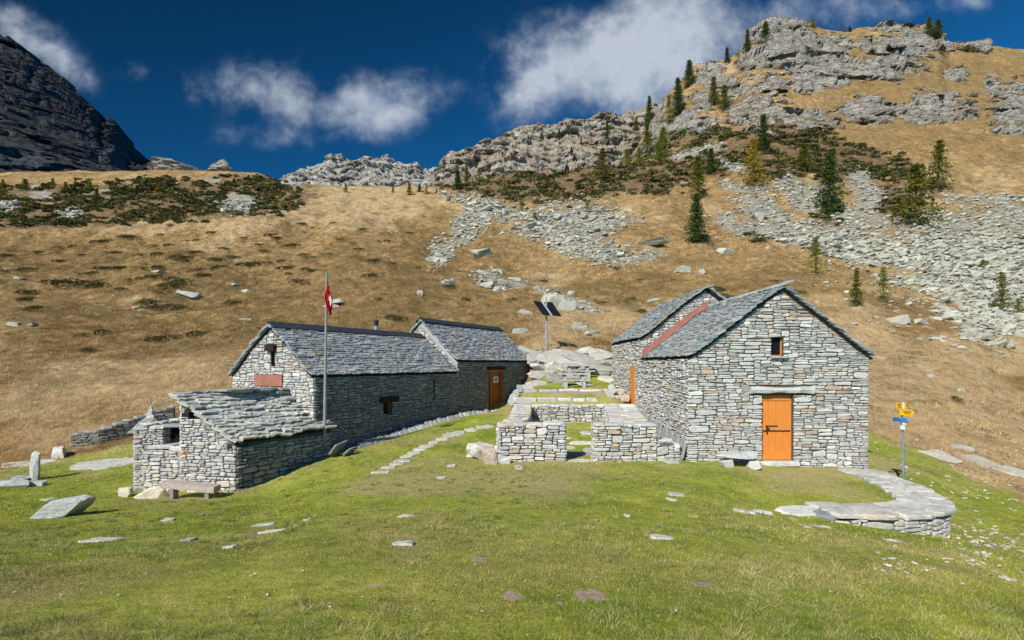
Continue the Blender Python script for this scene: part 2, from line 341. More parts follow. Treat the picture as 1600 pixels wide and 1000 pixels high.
def vmat(name, rough=.9, var=.3, sc=3.0, trans=0.0):
    m, nt = mat(name); a = NOI(nt, posn(nt), sc, 4, .6)
    col = MIX(nt, 1.0, vcol(nt), RAMP(nt, a, [(.3, (1-var,)*3), (.7, (1+var,)*3)]), 'MULTIPLY')
    d = N(nt, 'ShaderNodeBsdfDiffuse', Color=col, Roughness=.5)
    if trans:
        t = N(nt, 'ShaderNodeBsdfTranslucent', Color=col); d = N(nt, 'ShaderNodeMixShader', i0=trans, i1=d, i2=t)
    N(nt, 'ShaderNodeOutputMaterial', i0=d); return m
M_GRASS = vmat('grass_blades', var=.25, sc=1.2, trans=.35)
M_TUFT = vmat('dry_grass_blades', var=.3, sc=.6, trans=.3)
M_SHRUB = vmat('shrub_leaves', var=.35, sc=.8, trans=.1)
M_FLAG = vmat('flag_cloth', var=.08, trans=.25)

# masks painted on the hillside (coordinates of the places as seen on the slope)
def ell(px, py, L):
    r = np.full(np.shape(px), -9.0)
    for e in L:
        cx, cy, rx, ry = e[:4]; a = radians(e[4] if len(e) > 4 else 0)
        dx = px-cx; dy = py-cy; u = dx*cos(a)+dy*sin(a); v = -dx*sin(a)+dy*cos(a)
        r = np.maximum(r, 1-np.sqrt((u/rx)**2+(v/ry)**2))
    return r
SCREE = [(1520,400,190,90,6),(1700,420,200,120),(1360,388,130,40,12),(1230,362,120,28,12),(1560,475,80,55,10),(1352,300,24,42,-28),(1190,325,60,28,0),(1262,312,50,24,0),(1470,345,70,25,-5),(1580,345,80,40,0),(1340,345,60,24,5),
  (890,348,100,32,-3),(780,328,90,16,14),(910,386,75,20,15),(735,348,45,26,-40),(692,395,22,26,20),(760,430,22,10),(1150,352,50,14,20),(1090,238,62,9,-12),(1150,262,40,9,20),(1165,292,40,10),(1230,285,30,10)]
SCREE_L = [(372,316,34,18),(62,306,24,12),(12,322,22,12),(58,292,20,6),(165,300,26,6),(112,335,16,8),(325,282,20,4),(1010,400,40,8),(790,445,40,8),(890,470,60,10,20),(700,440,14,6)]
SHRUB = [(1130,225,110,26,8),(1350,255,90,26,10),(1420,300,50,40,0),(1190,340,18,14),(1180,370,30,8,20),(1240,200,70,12,10),(850,287,145,34,-3),(1000,275,130,32,-3),(1085,255,90,35,0),(1195,250,100,35,5),(1316,345,48,22,10),(1250,222,90,22,8),(1405,325,46,24,12),(1400,262,50,14,0),(1190,345,20,10),
  (60,338,130,22),(200,325,130,26),(320,318,140,24),(430,312,60,22,-10),(250,300,170,22),(60,303,130,16),(400,290,90,16),(1330,270,60,14)]
PALE = [(1500,660,230,110,15),(1330,540,120,60,20),(1560,560,120,60,10),(955,500,90,26,5),(300,352,330,12,-3),(560,320,140,40),(60,650,120,70),(200,590,160,50),(900,515,70,40)]
OLIV = [(1480,150,220,80),(1300,220,160,40),(560,520,200,60),(620,430,160,50),(150,520,160,40),(700,370,80,40),(980,450,90,30),(380,470,140,40),(60,400,160,40),(1200,440,100,30)]
ROCKM = [(1215,66,64,42),(1285,75,45,22),(1240,98,80,20),(1415,68,72,32),(1525,66,36,17),(1270,130,60,17),(1372,108,80,20),(1180,178,54,34),(1265,188,48,22),(1355,173,60,25),(1462,170,68,30),(1590,178,50,58),(1110,118,30,28),
  (1045,170,42,30),(1075,192,42,22),(1030,205,30,30),(1170,95,24,30),(1140,140,30,22),(1490,120,25,14),(1310,100,40,16),(1210,135,34,16),(1548,135,12,24),(1700,120,90,60),(1100,160,30,14),(1020,235,30,20)]
DRYG = (.42, .26, .105)
BARE = [(738,873,48,6),(800,934,24,7),(800,921,16,4),(592,916,24,4),(495,913,20,4),(640,905,14,3),(690,881,26,5),(965,745,26,3),(1060,876,22,4),(620,838,36,3),(910,928,40,9),(872,942,26,7),(1108,912,16,3),(905,612,55,5),(1520,862,50,12),(1225,745,18,2)]
def bare(X, Y, Z):
    px = 800+F*X/Y; py = HZ-F*Z/Y
    return sst(ell(px, py, BARE)+2.3*fbm(X/.22, Y/.30, 0, 4, 90, .65)+1.0*fbm(X/.8, Y/1.0, 0, 3, 91), .30, .75)*(Y < 26)
def terr_masks(X, Y, Z):
    px = 800+F*X/Y; py = HZ-F*Z/Y
    w1 = fbm(X/9, Y/9, Z/6, 4, 60); w2 = fbm(X/2.2, Y/2.2, Z/2.2, 4, 61)
    sc = .9*sst(np.maximum(ell(px, py, SCREE), ell(px, py, SCREE_L))+.38*w1+.60*w2, .04, .42)*(Y > 26)
    sh = sst(ell(px, py, SHRUB)+.35*w1+.6*w2+.10, 0, .35)*(1-sc)*(Y > 60)
    w3 = fbm(X/5, Z/1.6+X/14, Y/5, 4, 62, .6)
    rk = sst(ell(px, py, ROCKM)+.35*w1+.85*w3-.10, .0, .10)*(Y > 128)
    la = lawn(X, Y)
    return sc, sh, rk, la
def ground_mat():
    m, nt = mat('alpine_ground'); p = posn(nt)
    at = N(nt, 'ShaderNodeSeparateColor', i0=vcol(nt, 'msk'))
    SCR, SHR, RCK = at.outputs[0], at.outputs[1], at.outputs[2]
    a2 = N(nt, 'ShaderNodeSeparateColor', i0=vcol(nt, 'msk2')); LAW = a2.outputs[0]; BAR = a2.outputs[1]; PAL = a2.outputs[2]
    nL = NOI(nt, p, .16, 5, .6, .4); nM = NOI(nt, p, .9, 6, .62); nS = NOI(nt, p, 5.5, 5, .65); nX = NOI(nt, p, 28, 4, .7)
    st = N(nt, 'ShaderNodeMapping', Vector=p, Scale=(1.0, .5, .5), Rotation=(0, 0, .25)).outputs[0]
    nT = NOI(nt, st, 2.6, 6, .72, .3)
    # dry meadow
    v = MA(nt, 'ADD', MA(nt, 'ADD', MA(nt, 'MULTIPLY', nM, .35), MA(nt, 'MULTIPLY', nT, .45)), MA(nt, 'MULTIPLY', nS, .35))
    dry = RAMP(nt, v, [(.38, (.085, .050, .020)), (.48, (.225, .132, .052)), (.57, (.39, .245, .10)), (.70, (.62, .44, .21))])
    dry = MIX(nt, MA(nt, 'MULTIPLY', SS(nt, nL, .48, .68), .55), dry, MIX(nt, nT, (.12, .09, .036), (.29, .20, .085)))
    dry = MIX(nt, MA(nt, 'MULTIPLY', SS(nt, NOI(nt, p, .33, 4, .6), .58, .72), .30), dry, (.25, .22, .08))
    dry = MIX(nt, MA(nt, 'MULTIPLY', SS(nt, NOI(nt, p, .5, 5, .7), .63, .72), .45), dry, (.20, .075, .045))
    dry = MIX(nt, MA(nt, 'MULTIPLY', SS(nt, PAL, .55, 1.0), .62), dry, MIX(nt, SS(nt, v, .42, .62), (.30, .20, .09), (.66, .48, .26)))
    dry = MIX(nt, MA(nt, 'MULTIPLY', SS(nt, MA(nt, 'SUBTRACT', 1.0, PAL), .55, 1.0), .55), dry, MIX(nt, SS(nt, v, .42, .62), (.085, .056, .022), (.29, .185, .07)))
    spk = NOI(nt, p, 1.7, 6, .75)
    dry = MIX(nt, MA(nt, 'MULTIPLY', SS(nt, spk, .55, .66), .6), dry, (.085, .062, .026))  # dark speckles painted in as shadows of the tussocks
    spf = NOI(nt, p, .30, 9, .78)
    dry = MIX(nt, MA(nt, 'MULTIPLY', SS(nt, spf, .50, .62), .65), dry, MIX(nt, nT, (.10, .085, .03), (.19, .13, .055)))
    # lawn
    gv = MA(nt, 'ADD', MA(nt, 'MULTIPLY', nM, .5), MA(nt, 'MULTIPLY', nS, .5))
    gr = RAMP(nt, gv, [(.32, (.10, .15, .018)), (.47, (.22, .26, .036)), (.58, (.34, .345, .06)), (.72, (.48, .42, .14))])
    gr = MIX(nt, MA(nt, 'MULTIPLY', SS(nt, nL, .46, .60), .75), gr, MIX(nt, nS, (.27, .22, .09), (.50, .41, .21)))
    gr = MIX(nt, SS(nt, MA(nt, 'ADD', MA(nt, 'MULTIPLY', NOI(nt, p, .55, 6, .7), .8), MA(nt, 'MULTIPLY', nX, .2)), .60, .66), gr, (.30, .23, .16))
    col = MIX(nt, LAW, dry, gr)
    col = MIX(nt, BAR, col, MIX(nt, nX, (.24, .16, .10), (.52, .41, .32)))
    # heath under the shrubs, broken stone under the scree
    hth = RAMP(nt, v, [(.40, (.035, .045, .014)), (.50, (.085, .078, .03)), (.57, (.17, .105, .055)), (.68, (.34, .235, .13))])
    col = MIX(nt, MA(nt, 'MULTIPLY', SHR, .9), col, hth)
    vo = N(nt, 'ShaderNodeTexVoronoi', {'feature': 'F1'}, Vector=p, Scale=1.1)
    scr = MIX(nt, vo.outputs['Color'], (.22, .21, .17), (.44, .42, .35))
    scr = MIX(nt, SS(nt, nS, .5, .65), scr, (.30, .20, .10))
    col = MIX(nt, SCR, col, scr)
    # rock
    rs = N(nt, 'ShaderNodeMapping', Vector=p, Scale=(.30, .30, 2.0), Rotation=(.03, .08, 0)).outputs[0]
    r1 = NOI(nt, rs, .55, 8, .68, .5); r2 = NOI(nt, p, 1.6, 7, .7, .4); r3 = NOI(nt, rs, 2.2, 6, .7)
    rv = MA(nt, 'ADD', MA(nt, 'MULTIPLY', r1, .5), MA(nt, 'MULTIPLY', r3, .5))
    rc = RAMP(nt, rv, [(.36, (.20, .17, .135)), (.45, (.43, .39, .32)), (.56, (.63, .585, .50)), (.68, (.80, .765, .67))])
    vc = N(nt, 'ShaderNodeTexVoronoi', {'feature': 'DISTANCE_TO_EDGE'}, Vector=N(nt, 'ShaderNodeVectorMath', {'operation': 'ADD'}, i0=rs, i1=N(nt, 'ShaderNodeVectorMath', {'operation': 'SCALE'}, i0=N(nt, 'ShaderNodeTexNoise', i0=p, Scale=.5).outputs['Color'], Scale=1.6).outputs[0]).outputs[0], Scale=.9).outputs[0]
    crk = SS(nt, vc, .0, .10)
    rc = MIX(nt, MA(nt, 'MULTIPLY', MA(nt, 'SUBTRACT', 1.0, crk), .55), rc, (.12, .105, .09))
    rc = MIX(nt, MA(nt, 'MULTIPLY', SS(nt, r2, .52, .66), .5), rc, (.36, .26, .16))
    nz = N(nt, 'ShaderNodeSeparateXYZ', i0=nt.nodes.new('ShaderNodeNewGeometry').outputs['Normal']).outputs[2]
    led = MA(nt, 'MULTIPLY', SS(nt, MA(nt, 'ADD', nz, MA(nt, 'MULTIPLY', MA(nt, 'SUBTRACT', r2, .5), .9)), .54, .74), .9)
    rc = MIX(nt, led, rc, MIX(nt, .45, dry, (.17, .12, .05)))
    col = MIX(nt, RCK, col, rc)
    h = MA(nt, 'ADD', MA(nt, 'ADD', MA(nt, 'MULTIPLY', nS, .5), MA(nt, 'MULTIPLY', nT, .8)), MA(nt, 'MULTIPLY', nX, .15))
    h = MA(nt, 'ADD', h, MA(nt, 'MULTIPLY', MA(nt, 'MULTIPLY', MA(nt, 'ADD', MA(nt, 'ADD', r3, r2), MA(nt, 'MULTIPLY', crk, .8)), RCK), 2.6))
    bd = MA(nt, 'ADD', .10, MA(nt, 'MULTIPLY', MA(nt, 'SUBTRACT', 1.0, LAW), .5))
    b = N(nt, 'ShaderNodeBsdfPrincipled', Base_Color=col, Roughness=.95); b.inputs['Specular IOR Level'].default_value = .08
    nb = N(nt, 'ShaderNodeBump', Strength=.75, Distance=bd, Height=h); nt.links.new(nb.outputs[0], b.inputs['Normal'])
    N(nt, 'ShaderNodeOutputMaterial', i0=b); return m
M_GROUND = ground_mat()

# ------------------------------------------------------------------ the slope, from the lawn up to the crags
_a = np.concatenate([np.arange(-2500, -60, 30), np.arange(-60, 1660, 2.6), np.arange(1660, 4501, 30)])
_rn = np.exp(np.linspace(math.log(.85), math.log(28), 420))
_rm = np.exp(np.linspace(math.log(28), math.log(138), 430))
_rf = np.linspace(138, 215, 330)
def strip(name, rows, **kw):
    PX, YY = np.meshgrid(_a, rows); X = (PX-800)/F*YY; Y = YY.copy(); Z = terr_z(X, Y)
    sc, sh, rk, la = terr_masks(X, Y, Z)
    if rows[-1] > 130:                       # crags: strata ledges, cracks, overhangs
        zw = Z+fbm(X/25, Y/25, Z/20, 3, 70)*5+.10*X
        for hgt, amp in ((5.5, .95), (2.4, .85), (.9, .7)):
            fr_ = zw/hgt+.35*fbm(X/8, Y/8, 0, 2, 71); fl = np.floor(fr_); f = fr_-fl
            Z = Z+rk*amp*hgt*((sst(f, .35, .75))-f)*(.6+.5*fbm(X/12, Y/12, Z/12, 2, 72))
        bx = X+fbm(X/6, Z/6, 0, 3, 76)*3; bzz = zw+fbm(X/9, Z/3, 0, 2, 79)*1.2
        def blk(sx, sz, s): r0 = np.floor(bzz/sz); return _h((np.floor(bx/sx+r0*.37)).astype(np.int64), r0.astype(np.int64), np.zeros(X.shape, np.int64), s)-.5
        Y = Y+rk*(fbm(X/7, Y/7, Z/4, 4, 73, .6)*1.8-np.abs(fbm(X/2.5, Y/2.5, Z/7, 3, 74))*1.2+blk(7, 3.2, 3)*2.6+blk(2.6, 1.1, 4)*1.2)
        X = X+rk*fbm(X/4, Y/4, Z/3, 3, 75)*1.2
    else: Z = Z+sc*np.abs(fbm(X/1.2, Y/1.2, 0, 3, 77))*.35+sh*fbm(X/1.4, Y/1.4, 0, 3, 78)*.35
    n, m_ = X.shape; i = (np.arange(n-1)[:, None]*m_+np.arange(m_-1)[None, :]).ravel()
    Fc = np.stack([i, i+1, i+1+m_, i+m_], 1)
    V = np.stack([X, Y, Z], -1).reshape(-1, 3)
    msk = np.stack([sc, sh, rk], -1).reshape(-1, 3); PX_ = 800+F*X/Y; PY_ = HZ-F*Z/Y; wv = fbm(X/5, Y/5, 0, 4, 66)
    pale = np.clip(.5+.9*np.clip(ell(PX_, PY_, PALE), -.25, .7)-.9*np.clip(ell(PX_, PY_, OLIV), -.25, .7)+wv*.9, 0, 1)
    m2 = np.stack([la, bare(X, Y, Z), pale], -1).reshape(-1, 3)
    me = mesh_np(name, V, Fc, None, True, {'msk': msk, 'msk2': m2})
    return setp(put(name, me, (0, 0, 0), M_GROUND), kind='structure', **kw)
strip('ground', _rn); strip('hillside', _rm); strip('mountain', _rf)

# ------------------------------------------------------------------ rock ridges and the dark peak behind
def rock_mat(name, dark, mid, light, grass=.5, sc=1.0, gcol=(.33, .21, .09), glo=.62, ghi=.86, zs=1.8):
    m, nt = mat(name); p = posn(nt)
    rs = N(nt, 'ShaderNodeMapping', Vector=p, Scale=(.5, .5, zs), Rotation=(.1, .25, 0)).outputs[0]
    r1 = NOI(nt, rs, .12*sc, 10, .70, .5); r2 = NOI(nt, p, .30*sc, 8, .72, .4)
    rv = MA(nt, 'ADD', MA(nt, 'MULTIPLY', r1, .5), MA(nt, 'MULTIPLY', r2, .5))
    rc = RAMP(nt, rv, [(.38, dark), (.50, mid), (.62, light)])
    nz = N(nt, 'ShaderNodeSeparateXYZ', i0=nt.nodes.new('ShaderNodeNewGeometry').outputs['Normal']).outputs[2]
    led = MA(nt, 'MULTIPLY', SS(nt, MA(nt, 'ADD', nz, MA(nt, 'MULTIPLY', MA(nt, 'SUBTRACT', r2, .5), 1.2)), glo, ghi), grass)
    rc = MIX(nt, led, rc, gcol)
    fin_mat(nt, rc, .95, MA(nt, 'ADD', r1, r2), .9, 2.2/sc, .05); return m
def ridge(name, crest, basey, Y0, D, amp, mat_, seed, nx=600, nz_=170, lean=(0, 0), curve=1.0, kind='structure', jag=3.0, **kw):
    cx = [c[0] for c in crest]; cy = [c[1] for c in crest]
    px = np.linspace(cx[0], cx[-1], nx)[None, :]; h = np.linspace(0, 1.12, nz_)[:, None]
    Yc = Y0+lean[0]*(px-cx[0])/(cx[-1]-cx[0])
    cr = np.interp(px, cx, cy)+fbm(px/9, seed, 0, 5, seed, .62)*jag
    by = np.interp(px, [b[0] for b in basey], [b[1] for b in basey])
    hh = np.minimum(h, 1); Y = Yc+D*hh**curve+np.clip(h-1, 0, 1)*D*3
    zc = (HZ-cr)/F*(Yc+D); zb = (HZ-by)/F*Yc
    Z = zb+(zc-zb)*hh-np.clip(h-1, 0, 1)*(zc-zb)*1.5
    X = (px-800)/F*(Yc+D*hh)
    ed = np.clip(h*6, 0, 1)
    Yn = Y+ed*(fbm(X/amp/4, Z/amp/3, Y/amp/6, 5, seed+3, .6)*amp*1.5-np.abs(fbm(X/amp/1.5, Z/amp/5, 0, 3, seed+5))*amp)
    q0 = Z+fbm(X/amp/2, Z/amp/2, 0, 3, seed+2)*amp*.6+.12*X
    for sx, sz, w in ((1.8, .7, 1.0), (.7, .22, .5)):
        r0 = np.floor(q0/(amp*sz)); Yn = Yn+ed*(_h(np.floor(X/(amp*sx)+r0*.37+fbm(X/amp/2, Z/amp, 0, 2, seed+6)*.8).astype(np.int64), r0.astype(np.int64), np.zeros(X.shape, np.int64), seed)-.5)*amp*w
    Zn = Z+ed*(1-np.clip(h-.8, 0, .2)*4)*fbm(X/amp/2, Z/amp, 0, 4, seed+9)*amp*.5
    V = np.stack([X, Yn, Zn], -1).reshape(-1, 3); n, m_ = nz_, nx
    i = (np.arange(n-1)[:, None]*m_+np.arange(m_-1)[None, :]).ravel()
    me = mesh_np(name, V, np.stack([i, i+1, i+1+m_, i+m_], 1), None, True)
    return setp(put(name, me, (0, 0, 0), mat_), kind=kind, **kw)
M_RA = rock_mat('far_ridge_rock', (.16, .155, .145), (.44, .425, .39), (.66, .64, .59), .6, .7, (.36, .26, .14), .50, .72)
M_RB = rock_mat('ridge_rock', (.14, .12, .10), (.38, .34, .28), (.62, .59, .52), .8, 1.3, (.34, .24, .13), .34, .60, 2.6)
M_RC = rock_mat('shade_darkened_peak_rock', (.014, .018, .024), (.040, .047, .058), (.11, .118, .125), .5, .22, (.085, .058, .038), .60, .82, .7)  # the peak's shade is put into this dark rock colour
ridge('rocky_ridge', [(425,300),(445,276),(480,262),(505,255),(520,243),(538,245),(552,254),(572,250),(590,247),(605,241),(622,252),(636,258),(650,254),(662,266),(680,264),(705,268),(740,300)],
      [(425,330),(740,330)], 380, 60, 8, M_RA, 3)
ridge('rocky_ridge', [(660,300),(684,268),(694,244),(706,236),(725,233),(745,230),(770,219),(795,202),(815,195),(835,198),(850,197),(880,192),(900,194),(925,188),(945,181),(965,184),(985,176),(1005,172),(1030,160),(1060,150)],
      [(660,320),(740,310),(1060,290)], 205, 34, 4.5, M_RB, 21, curve=.9)
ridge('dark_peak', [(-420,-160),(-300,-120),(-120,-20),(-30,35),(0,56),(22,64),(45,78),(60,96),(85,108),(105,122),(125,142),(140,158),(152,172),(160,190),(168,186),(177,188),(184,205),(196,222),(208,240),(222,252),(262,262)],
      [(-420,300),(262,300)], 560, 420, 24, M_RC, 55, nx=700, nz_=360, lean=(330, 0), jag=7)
# ------------------------------------------------------------------ dry stone building kit
A3 = lambda *a: np.array(a, float)
def rnd(a, b): return random.uniform(a, b)
def stone_col(kind=0):
    r = random.random(); j = rnd(.86, 1.14)
    if kind == 2:                                           # roof slabs
        b = (.245, .265, .275) if r < .62 else (.33, .345, .345) if r < .8 else (.16, .18, .195) if r < .93 else (.27, .245, .20)
    elif r < .56: b = (.425, .43, .425)
    elif r < .70: b = (.52, .52, .50)
    elif r < .81: b = (.47, .45, .40)
    elif r < .835: b = (.47, .35, .25)
    elif r < .95: b = (.33, .34, .35)
    else: b = (.36, .30, .25)
    if kind == 3: b = (.38, .38, .35) if r < .6 else (.47, .46, .41) if r < .88 else (.28, .29, .27)
    if kind == 1: b = tuple(x*.58 for x in b)               # mossier walls, their shade also put into the darker colour
    return tuple(x*j for x in b)
def stone(mb, O, U, N_, u0, u1, v0, v1, dep, col):
    w, h = u1-u0, v1-v0; k = 9 if w/h < 2.5 else 11
    t = (np.arange(k)+RS.uniform(-.28, .28, k))*2*pi/k+rnd(0, .6); c, s = np.cos(t), np.sin(t); e = rnd(.30, .6)
    x = np.sign(c)*np.abs(c)**e; y = np.sign(s)*np.abs(s)**e
    x = x*(1+RS.uniform(-.10, .05, k)); y = y*(1+RS.uniform(-.28, .12, k)); sk = rnd(-.22, .22)
    y = y+x*sk
    cu, cv = (u0+u1)/2, (v0+v1)/2; Z = A3(0, 0, 1)
    b = min(.022, .22*h); rings = []
    for sc_, d in ((1.0, -.05), (1.0, dep*.6), (None, dep)):
        if sc_ is None: xx = x*(w/2-b); yy = y*(h/2-b*.8); dd = d*(1+RS.uniform(-.2, .15, k))
        else: xx = x*w/2; yy = y*h/2; dd = np.full(k, d)*(1+(RS.uniform(-.15, .15, k) if d > 0 else 0))
        rings.append(O+(cu+xx)[:, None]*U+(cv+yy)[:, None]*Z+dd[:, None]*N_)
    V = np.concatenate(rings)
    fs = [[i, (i+1) % k, k+(i+1) % k, k+i] for i in range(k)]+[[k+i, k+(i+1) % k, 2*k+(i+1) % k, 2*k+i] for i in range(k)]+[list(range(2*k, 3*k))]
    if np.dot(np.cross(U, Z), N_) < 0: fs = [f[::-1] for f in fs]
    mb.add(V, fs, col)
def stones(mb, O, U, N_, L, bot, top, holes=(), hs=(.05, .15), ls=(.12, .46), dep=(.018, .048), kind=0, ext=(.03, .03), big=.05):
    """dry masonry on a wall plane: lay stones on the lowest place of the skyline until the top is reached"""
    O = A3(*O); U = A3(*U); N_ = A3(*N_); q = .025; u_lo = -ext[0]; n = int((L+ext[0]+ext[1])/q)
    uc = u_lo+(np.arange(n)+.5)*q
    tp = np.array([top(u) if callable(top) else top for u in uc]); hh = np.array([bot(u) if callable(bot) else bot for u in uc])
    done = hh >= tp-.02
    cuts = set()
    for hu0, hu1, hv0, hv1 in holes: cuts |= {int(round((hu0-u_lo)/q)), int(round((hu1-u_lo)/q))}
    for _ in range(200000):
        if done.all(): break
        hm = np.where(done, 1e9, hh); i = am = int(hm.argmin()); h0 = hh[i]
        j = i
        while j+1 < n and not done[j+1] and abs(hh[j+1]-h0) < .018: j += 1
        i0 = i
        while i0 > 0 and not done[i0-1] and abs(hh[i0-1]-h0) < .018: i0 -= 1
        i = i0; vmax = 9; skip = False
        for hu0, hu1, hv0, hv1 in holes:
            a, b = int(round((hu0-u_lo)/q)), int(round((hu1-u_lo)/q))
            if hh[i:j+1].max()+hs[1]*1.75 < hv0 or h0 >= hv1-.01: continue
            if i < a <= j: j = a-1
            elif a <= i < b:
                j = min(j, b-1); vmax = hv0-h0
                if vmax < .03:
                    sl_ = slice(max(i, a), j+1); hh[sl_] = hv1; hh[am] += .012 if am > j else 0; skip = True; break
        if skip: done = hh >= tp-.02; continue
        h0 = hh[i:j+1].max(); run = (j-i+1)*q
        h = (hs[0]+(hs[1]-hs[0])*random.random()**1.3)*(1.0 if random.random() > big else 1.7)
        if random.random() < .22: h *= .6
        ln = rnd(*ls)*(.6+h/hs[1]*.6)
        if run-ln < .09: ln = run
        if ln > ls[1]*1.25: ln = run/2
        m_ = max(1, int(round(ln/q))); 
        if random.random() < .5 and m_ < j-i+1: s0 = i
        else: s0 = j+1-m_
        e0 = s0+m_
        for nb in (s0-1, e0):
            if 0 <= nb < n and abs(hh[nb]-(h0+h)) < .03 and hh[nb] > h0+.03: h = hh[nb]-h0
        if ln < .07: h = min(h, .07)
        h = min(h, max(vmax, .02))
        room = tp[s0:e0].min()-h0
        if room < h: h = max(room, .0)
        if h > .018:
            g_ = rnd(.002, .009); v0, v1 = h0+g_, h0+h-g_*.4
            stone(mb, O, U, N_, uc[s0]-q/2+g_, uc[e0-1]+q/2-g_, v0, v1, rnd(*dep), stone_col(kind))
            hh[s0:e0] = h0+h
        else: hh[s0:e0] = tp[s0:e0]
        done = hh >= tp-.03
def panel(mb, O, U, N_, L, z0, top, holes, th, brk=()):
    """solid backing wall with openings"""
    O = A3(*O); U = A3(*U); N_ = A3(*N_); f = top if callable(top) else (lambda u: top)
    us = sorted({0, L, *brk, *[h[0] for h in holes], *[h[1] for h in holes]})
    for a, b in zip(us[:-1], us[1:]):
        hv = sorted((h[2], h[3]) for h in holes if h[0] <= a+1e-6 and h[1] >= b-1e-6); lo = z0
        for v0, v1 in hv+[(None, None)]:
            if v0 is None: p = [(a, lo), (b, lo), (b, f(b-1e-6)), (a, f(a+1e-6))]
            else: p = [(a, lo), (b, lo), (b, v0), (a, v0)]; lo = v1
            mb.prism([O+U*x+A3(0, 0, y) for x, y in p], -N_*th, (1, 1, 1))
def prof_z(prof, b): return float(np.interp(b, [p[0] for p in prof], [p[1] for p in prof]))
def roof(mb, O, A, B, L, prof, expo=.12, wr=(.2, .5), th=.04, over=(.1, .1), kind=2, jit=.025, lift=1.2):
    """rows of overlapping stone slabs; O eave start, A along the eave, B horizontally towards the ridge"""
    O = A3(*O); A = A3(*A); B = A3(*B); Z = A3(0, 0, 1); pb = np.array([p[0] for p in prof], float); pz = np.array([p[1] for p in prof], float)
    arc = np.concatenate([[0], np.cumsum(np.hypot(np.diff(pb), np.diff(pz)))])
    def pt(s):
        s_ = min(max(s, 0), arc[-1]); b = np.interp(s_, arc, pb); z = np.interp(s_, arc, pz); d = s-s_
        i = min(max(np.searchsorted(arc, s_)-1, 0), len(arc)-2); tb, tz = (pb[i+1]-pb[i]), (pz[i+1]-pz[i]); q = math.hypot(tb, tz); tb /= q; tz /= q
        return B*(b+d*tb)+Z*(z+d*tz), Z*tb-B*tz
    s = -.02; S = arc[-1]
    while s < S-.03:
        u = -over[0]+rnd(-.05, .02)
        while u < L+over[1]-.03:
            w = rnd(*wr); u1 = u+w
            if L+over[1]-u1 < .12: u1 = L+over[1]+rnd(-.03, .04)
            ss = s+rnd(-jit, jit); ee = min(ss+expo*2.2+rnd(0, .06), S+.04); k = 5
            t_ = th*rnd(.7, 1.3); lf = t_*lift+rnd(0, .012)
            top = []; bot = []; g_ = rnd(.002, .012)
            fx = np.linspace(u+g_, u1-g_, k)
            for q_, x in enumerate(fx):
                jj = rnd(-jit, jit)*.8+(.02 if q_ in (0, k-1) else 0); p, n = pt(ss+jj); l2 = lf+rnd(-.006, .006)
                top.append(O+A*x+p+n*(l2+t_*.5)); bot.append(O+A*x+p+n*(l2-t_*.5))
            for x in (fx[-1], fx[0]):
                p, n = pt(ee); top.append(O+A*x+p+n*(t_*.5+.004)); bot.append(O+A*x+p+n*(-t_*.5+.004))
            m_ = k+2; fs = [list(range(m_)), [m_+i for i in range(m_)][::-1]]+[[i, m_+i, m_+(i+1) % m_, (i+1) % m_] for i in range(m_)]
            if np.dot(np.cross(A, B), Z) < 0: fs = [f[::-1] for f in fs]
            mb.add(top+bot, fs, stone_col(kind)); u = u1
        s += expo*rnd(.9, 1.1)
def deck(mb, O, A, B, L, prof, th=.05, over=(0, 0)):  # thin dark underlay added beneath the roof slabs to block light
    O = A3(*O); A = A3(*A); B = A3(*B); Z = A3(0, 0, 1)
    for (b0, z0), (b1, z1) in zip(prof[:-1], prof[1:]):
        s_ = O-A*over[0]
        mb.prism([s_+B*b0+Z*(z0-.03), s_+B*b1+Z*(z1-.03), s_+B*b1+Z*(z1-.03-th), s_+B*b0+Z*(z0-.03-th)], A*(L+sum(over)), (.5, .5, .5))
def slab(mb, c, ax, ay, lx, ly, th, col, n=9, nrm=None, jit=.12):
    """irregular flat slab, centre of its top at c"""
    c = A3(*c); ax = A3(*ax); ay = A3(*ay); nz_ = A3(0, 0, 1) if nrm is None else A3(*nrm)
    t = (np.arange(n)+RS.uniform(-.3, .3, n))*2*pi/n; e = .55
    x = np.sign(np.cos(t))*np.abs(np.cos(t))**e*lx/2*(1+RS.uniform(-jit, jit, n)); y = np.sign(np.sin(t))*np.abs(np.sin(t))**e*ly/2*(1+RS.uniform(-jit, jit, n))
    tt = RS.uniform(-.12, .12, n)*th
    a = c+x[:, None]*ax*.93+y[:, None]*ay*.93+tt[:, None]*nz_; b = c+x[:, None]*ax+y[:, None]*ay-(th*.35)*nz_; d = b-nz_*th*.65
    V = np.concatenate([a, b, d]); fs = [list(range(n)), list(range(2*n, 3*n))[::-1]]
    for r in (0, 1): fs += [[r*n+i, (r+1)*n+i, (r+1)*n+(i+1) % n, r*n+(i+1) % n] for i in range(n)]
    if np.dot(np.cross(ax, ay), nz_) < 0: fs = [f[::-1] for f in fs]
    mb.add(V, fs, col)
def ico():
    p = (1+5**.5)/2; v = [(-1, p, 0), (1, p, 0), (-1, -p, 0), (1, -p, 0), (0, -1, p), (0, 1, p), (0, -1, -p), (0, 1, -p), (p, 0, -1), (p, 0, 1), (-p, 0, -1), (-p, 0, 1)]
    f = [(0,11,5),(0,5,1),(0,1,7),(0,7,10),(0,10,11),(1,5,9),(5,11,4),(11,10,2),(10,7,6),(7,1,8),(3,9,4),(3,4,2),(3,2,6),(3,6,8),(3,8,9),(4,9,5),(2,4,11),(6,2,10),(8,6,7),(9,8,1)]
    return np.array(v, float)/math.sqrt(1+p*p), f
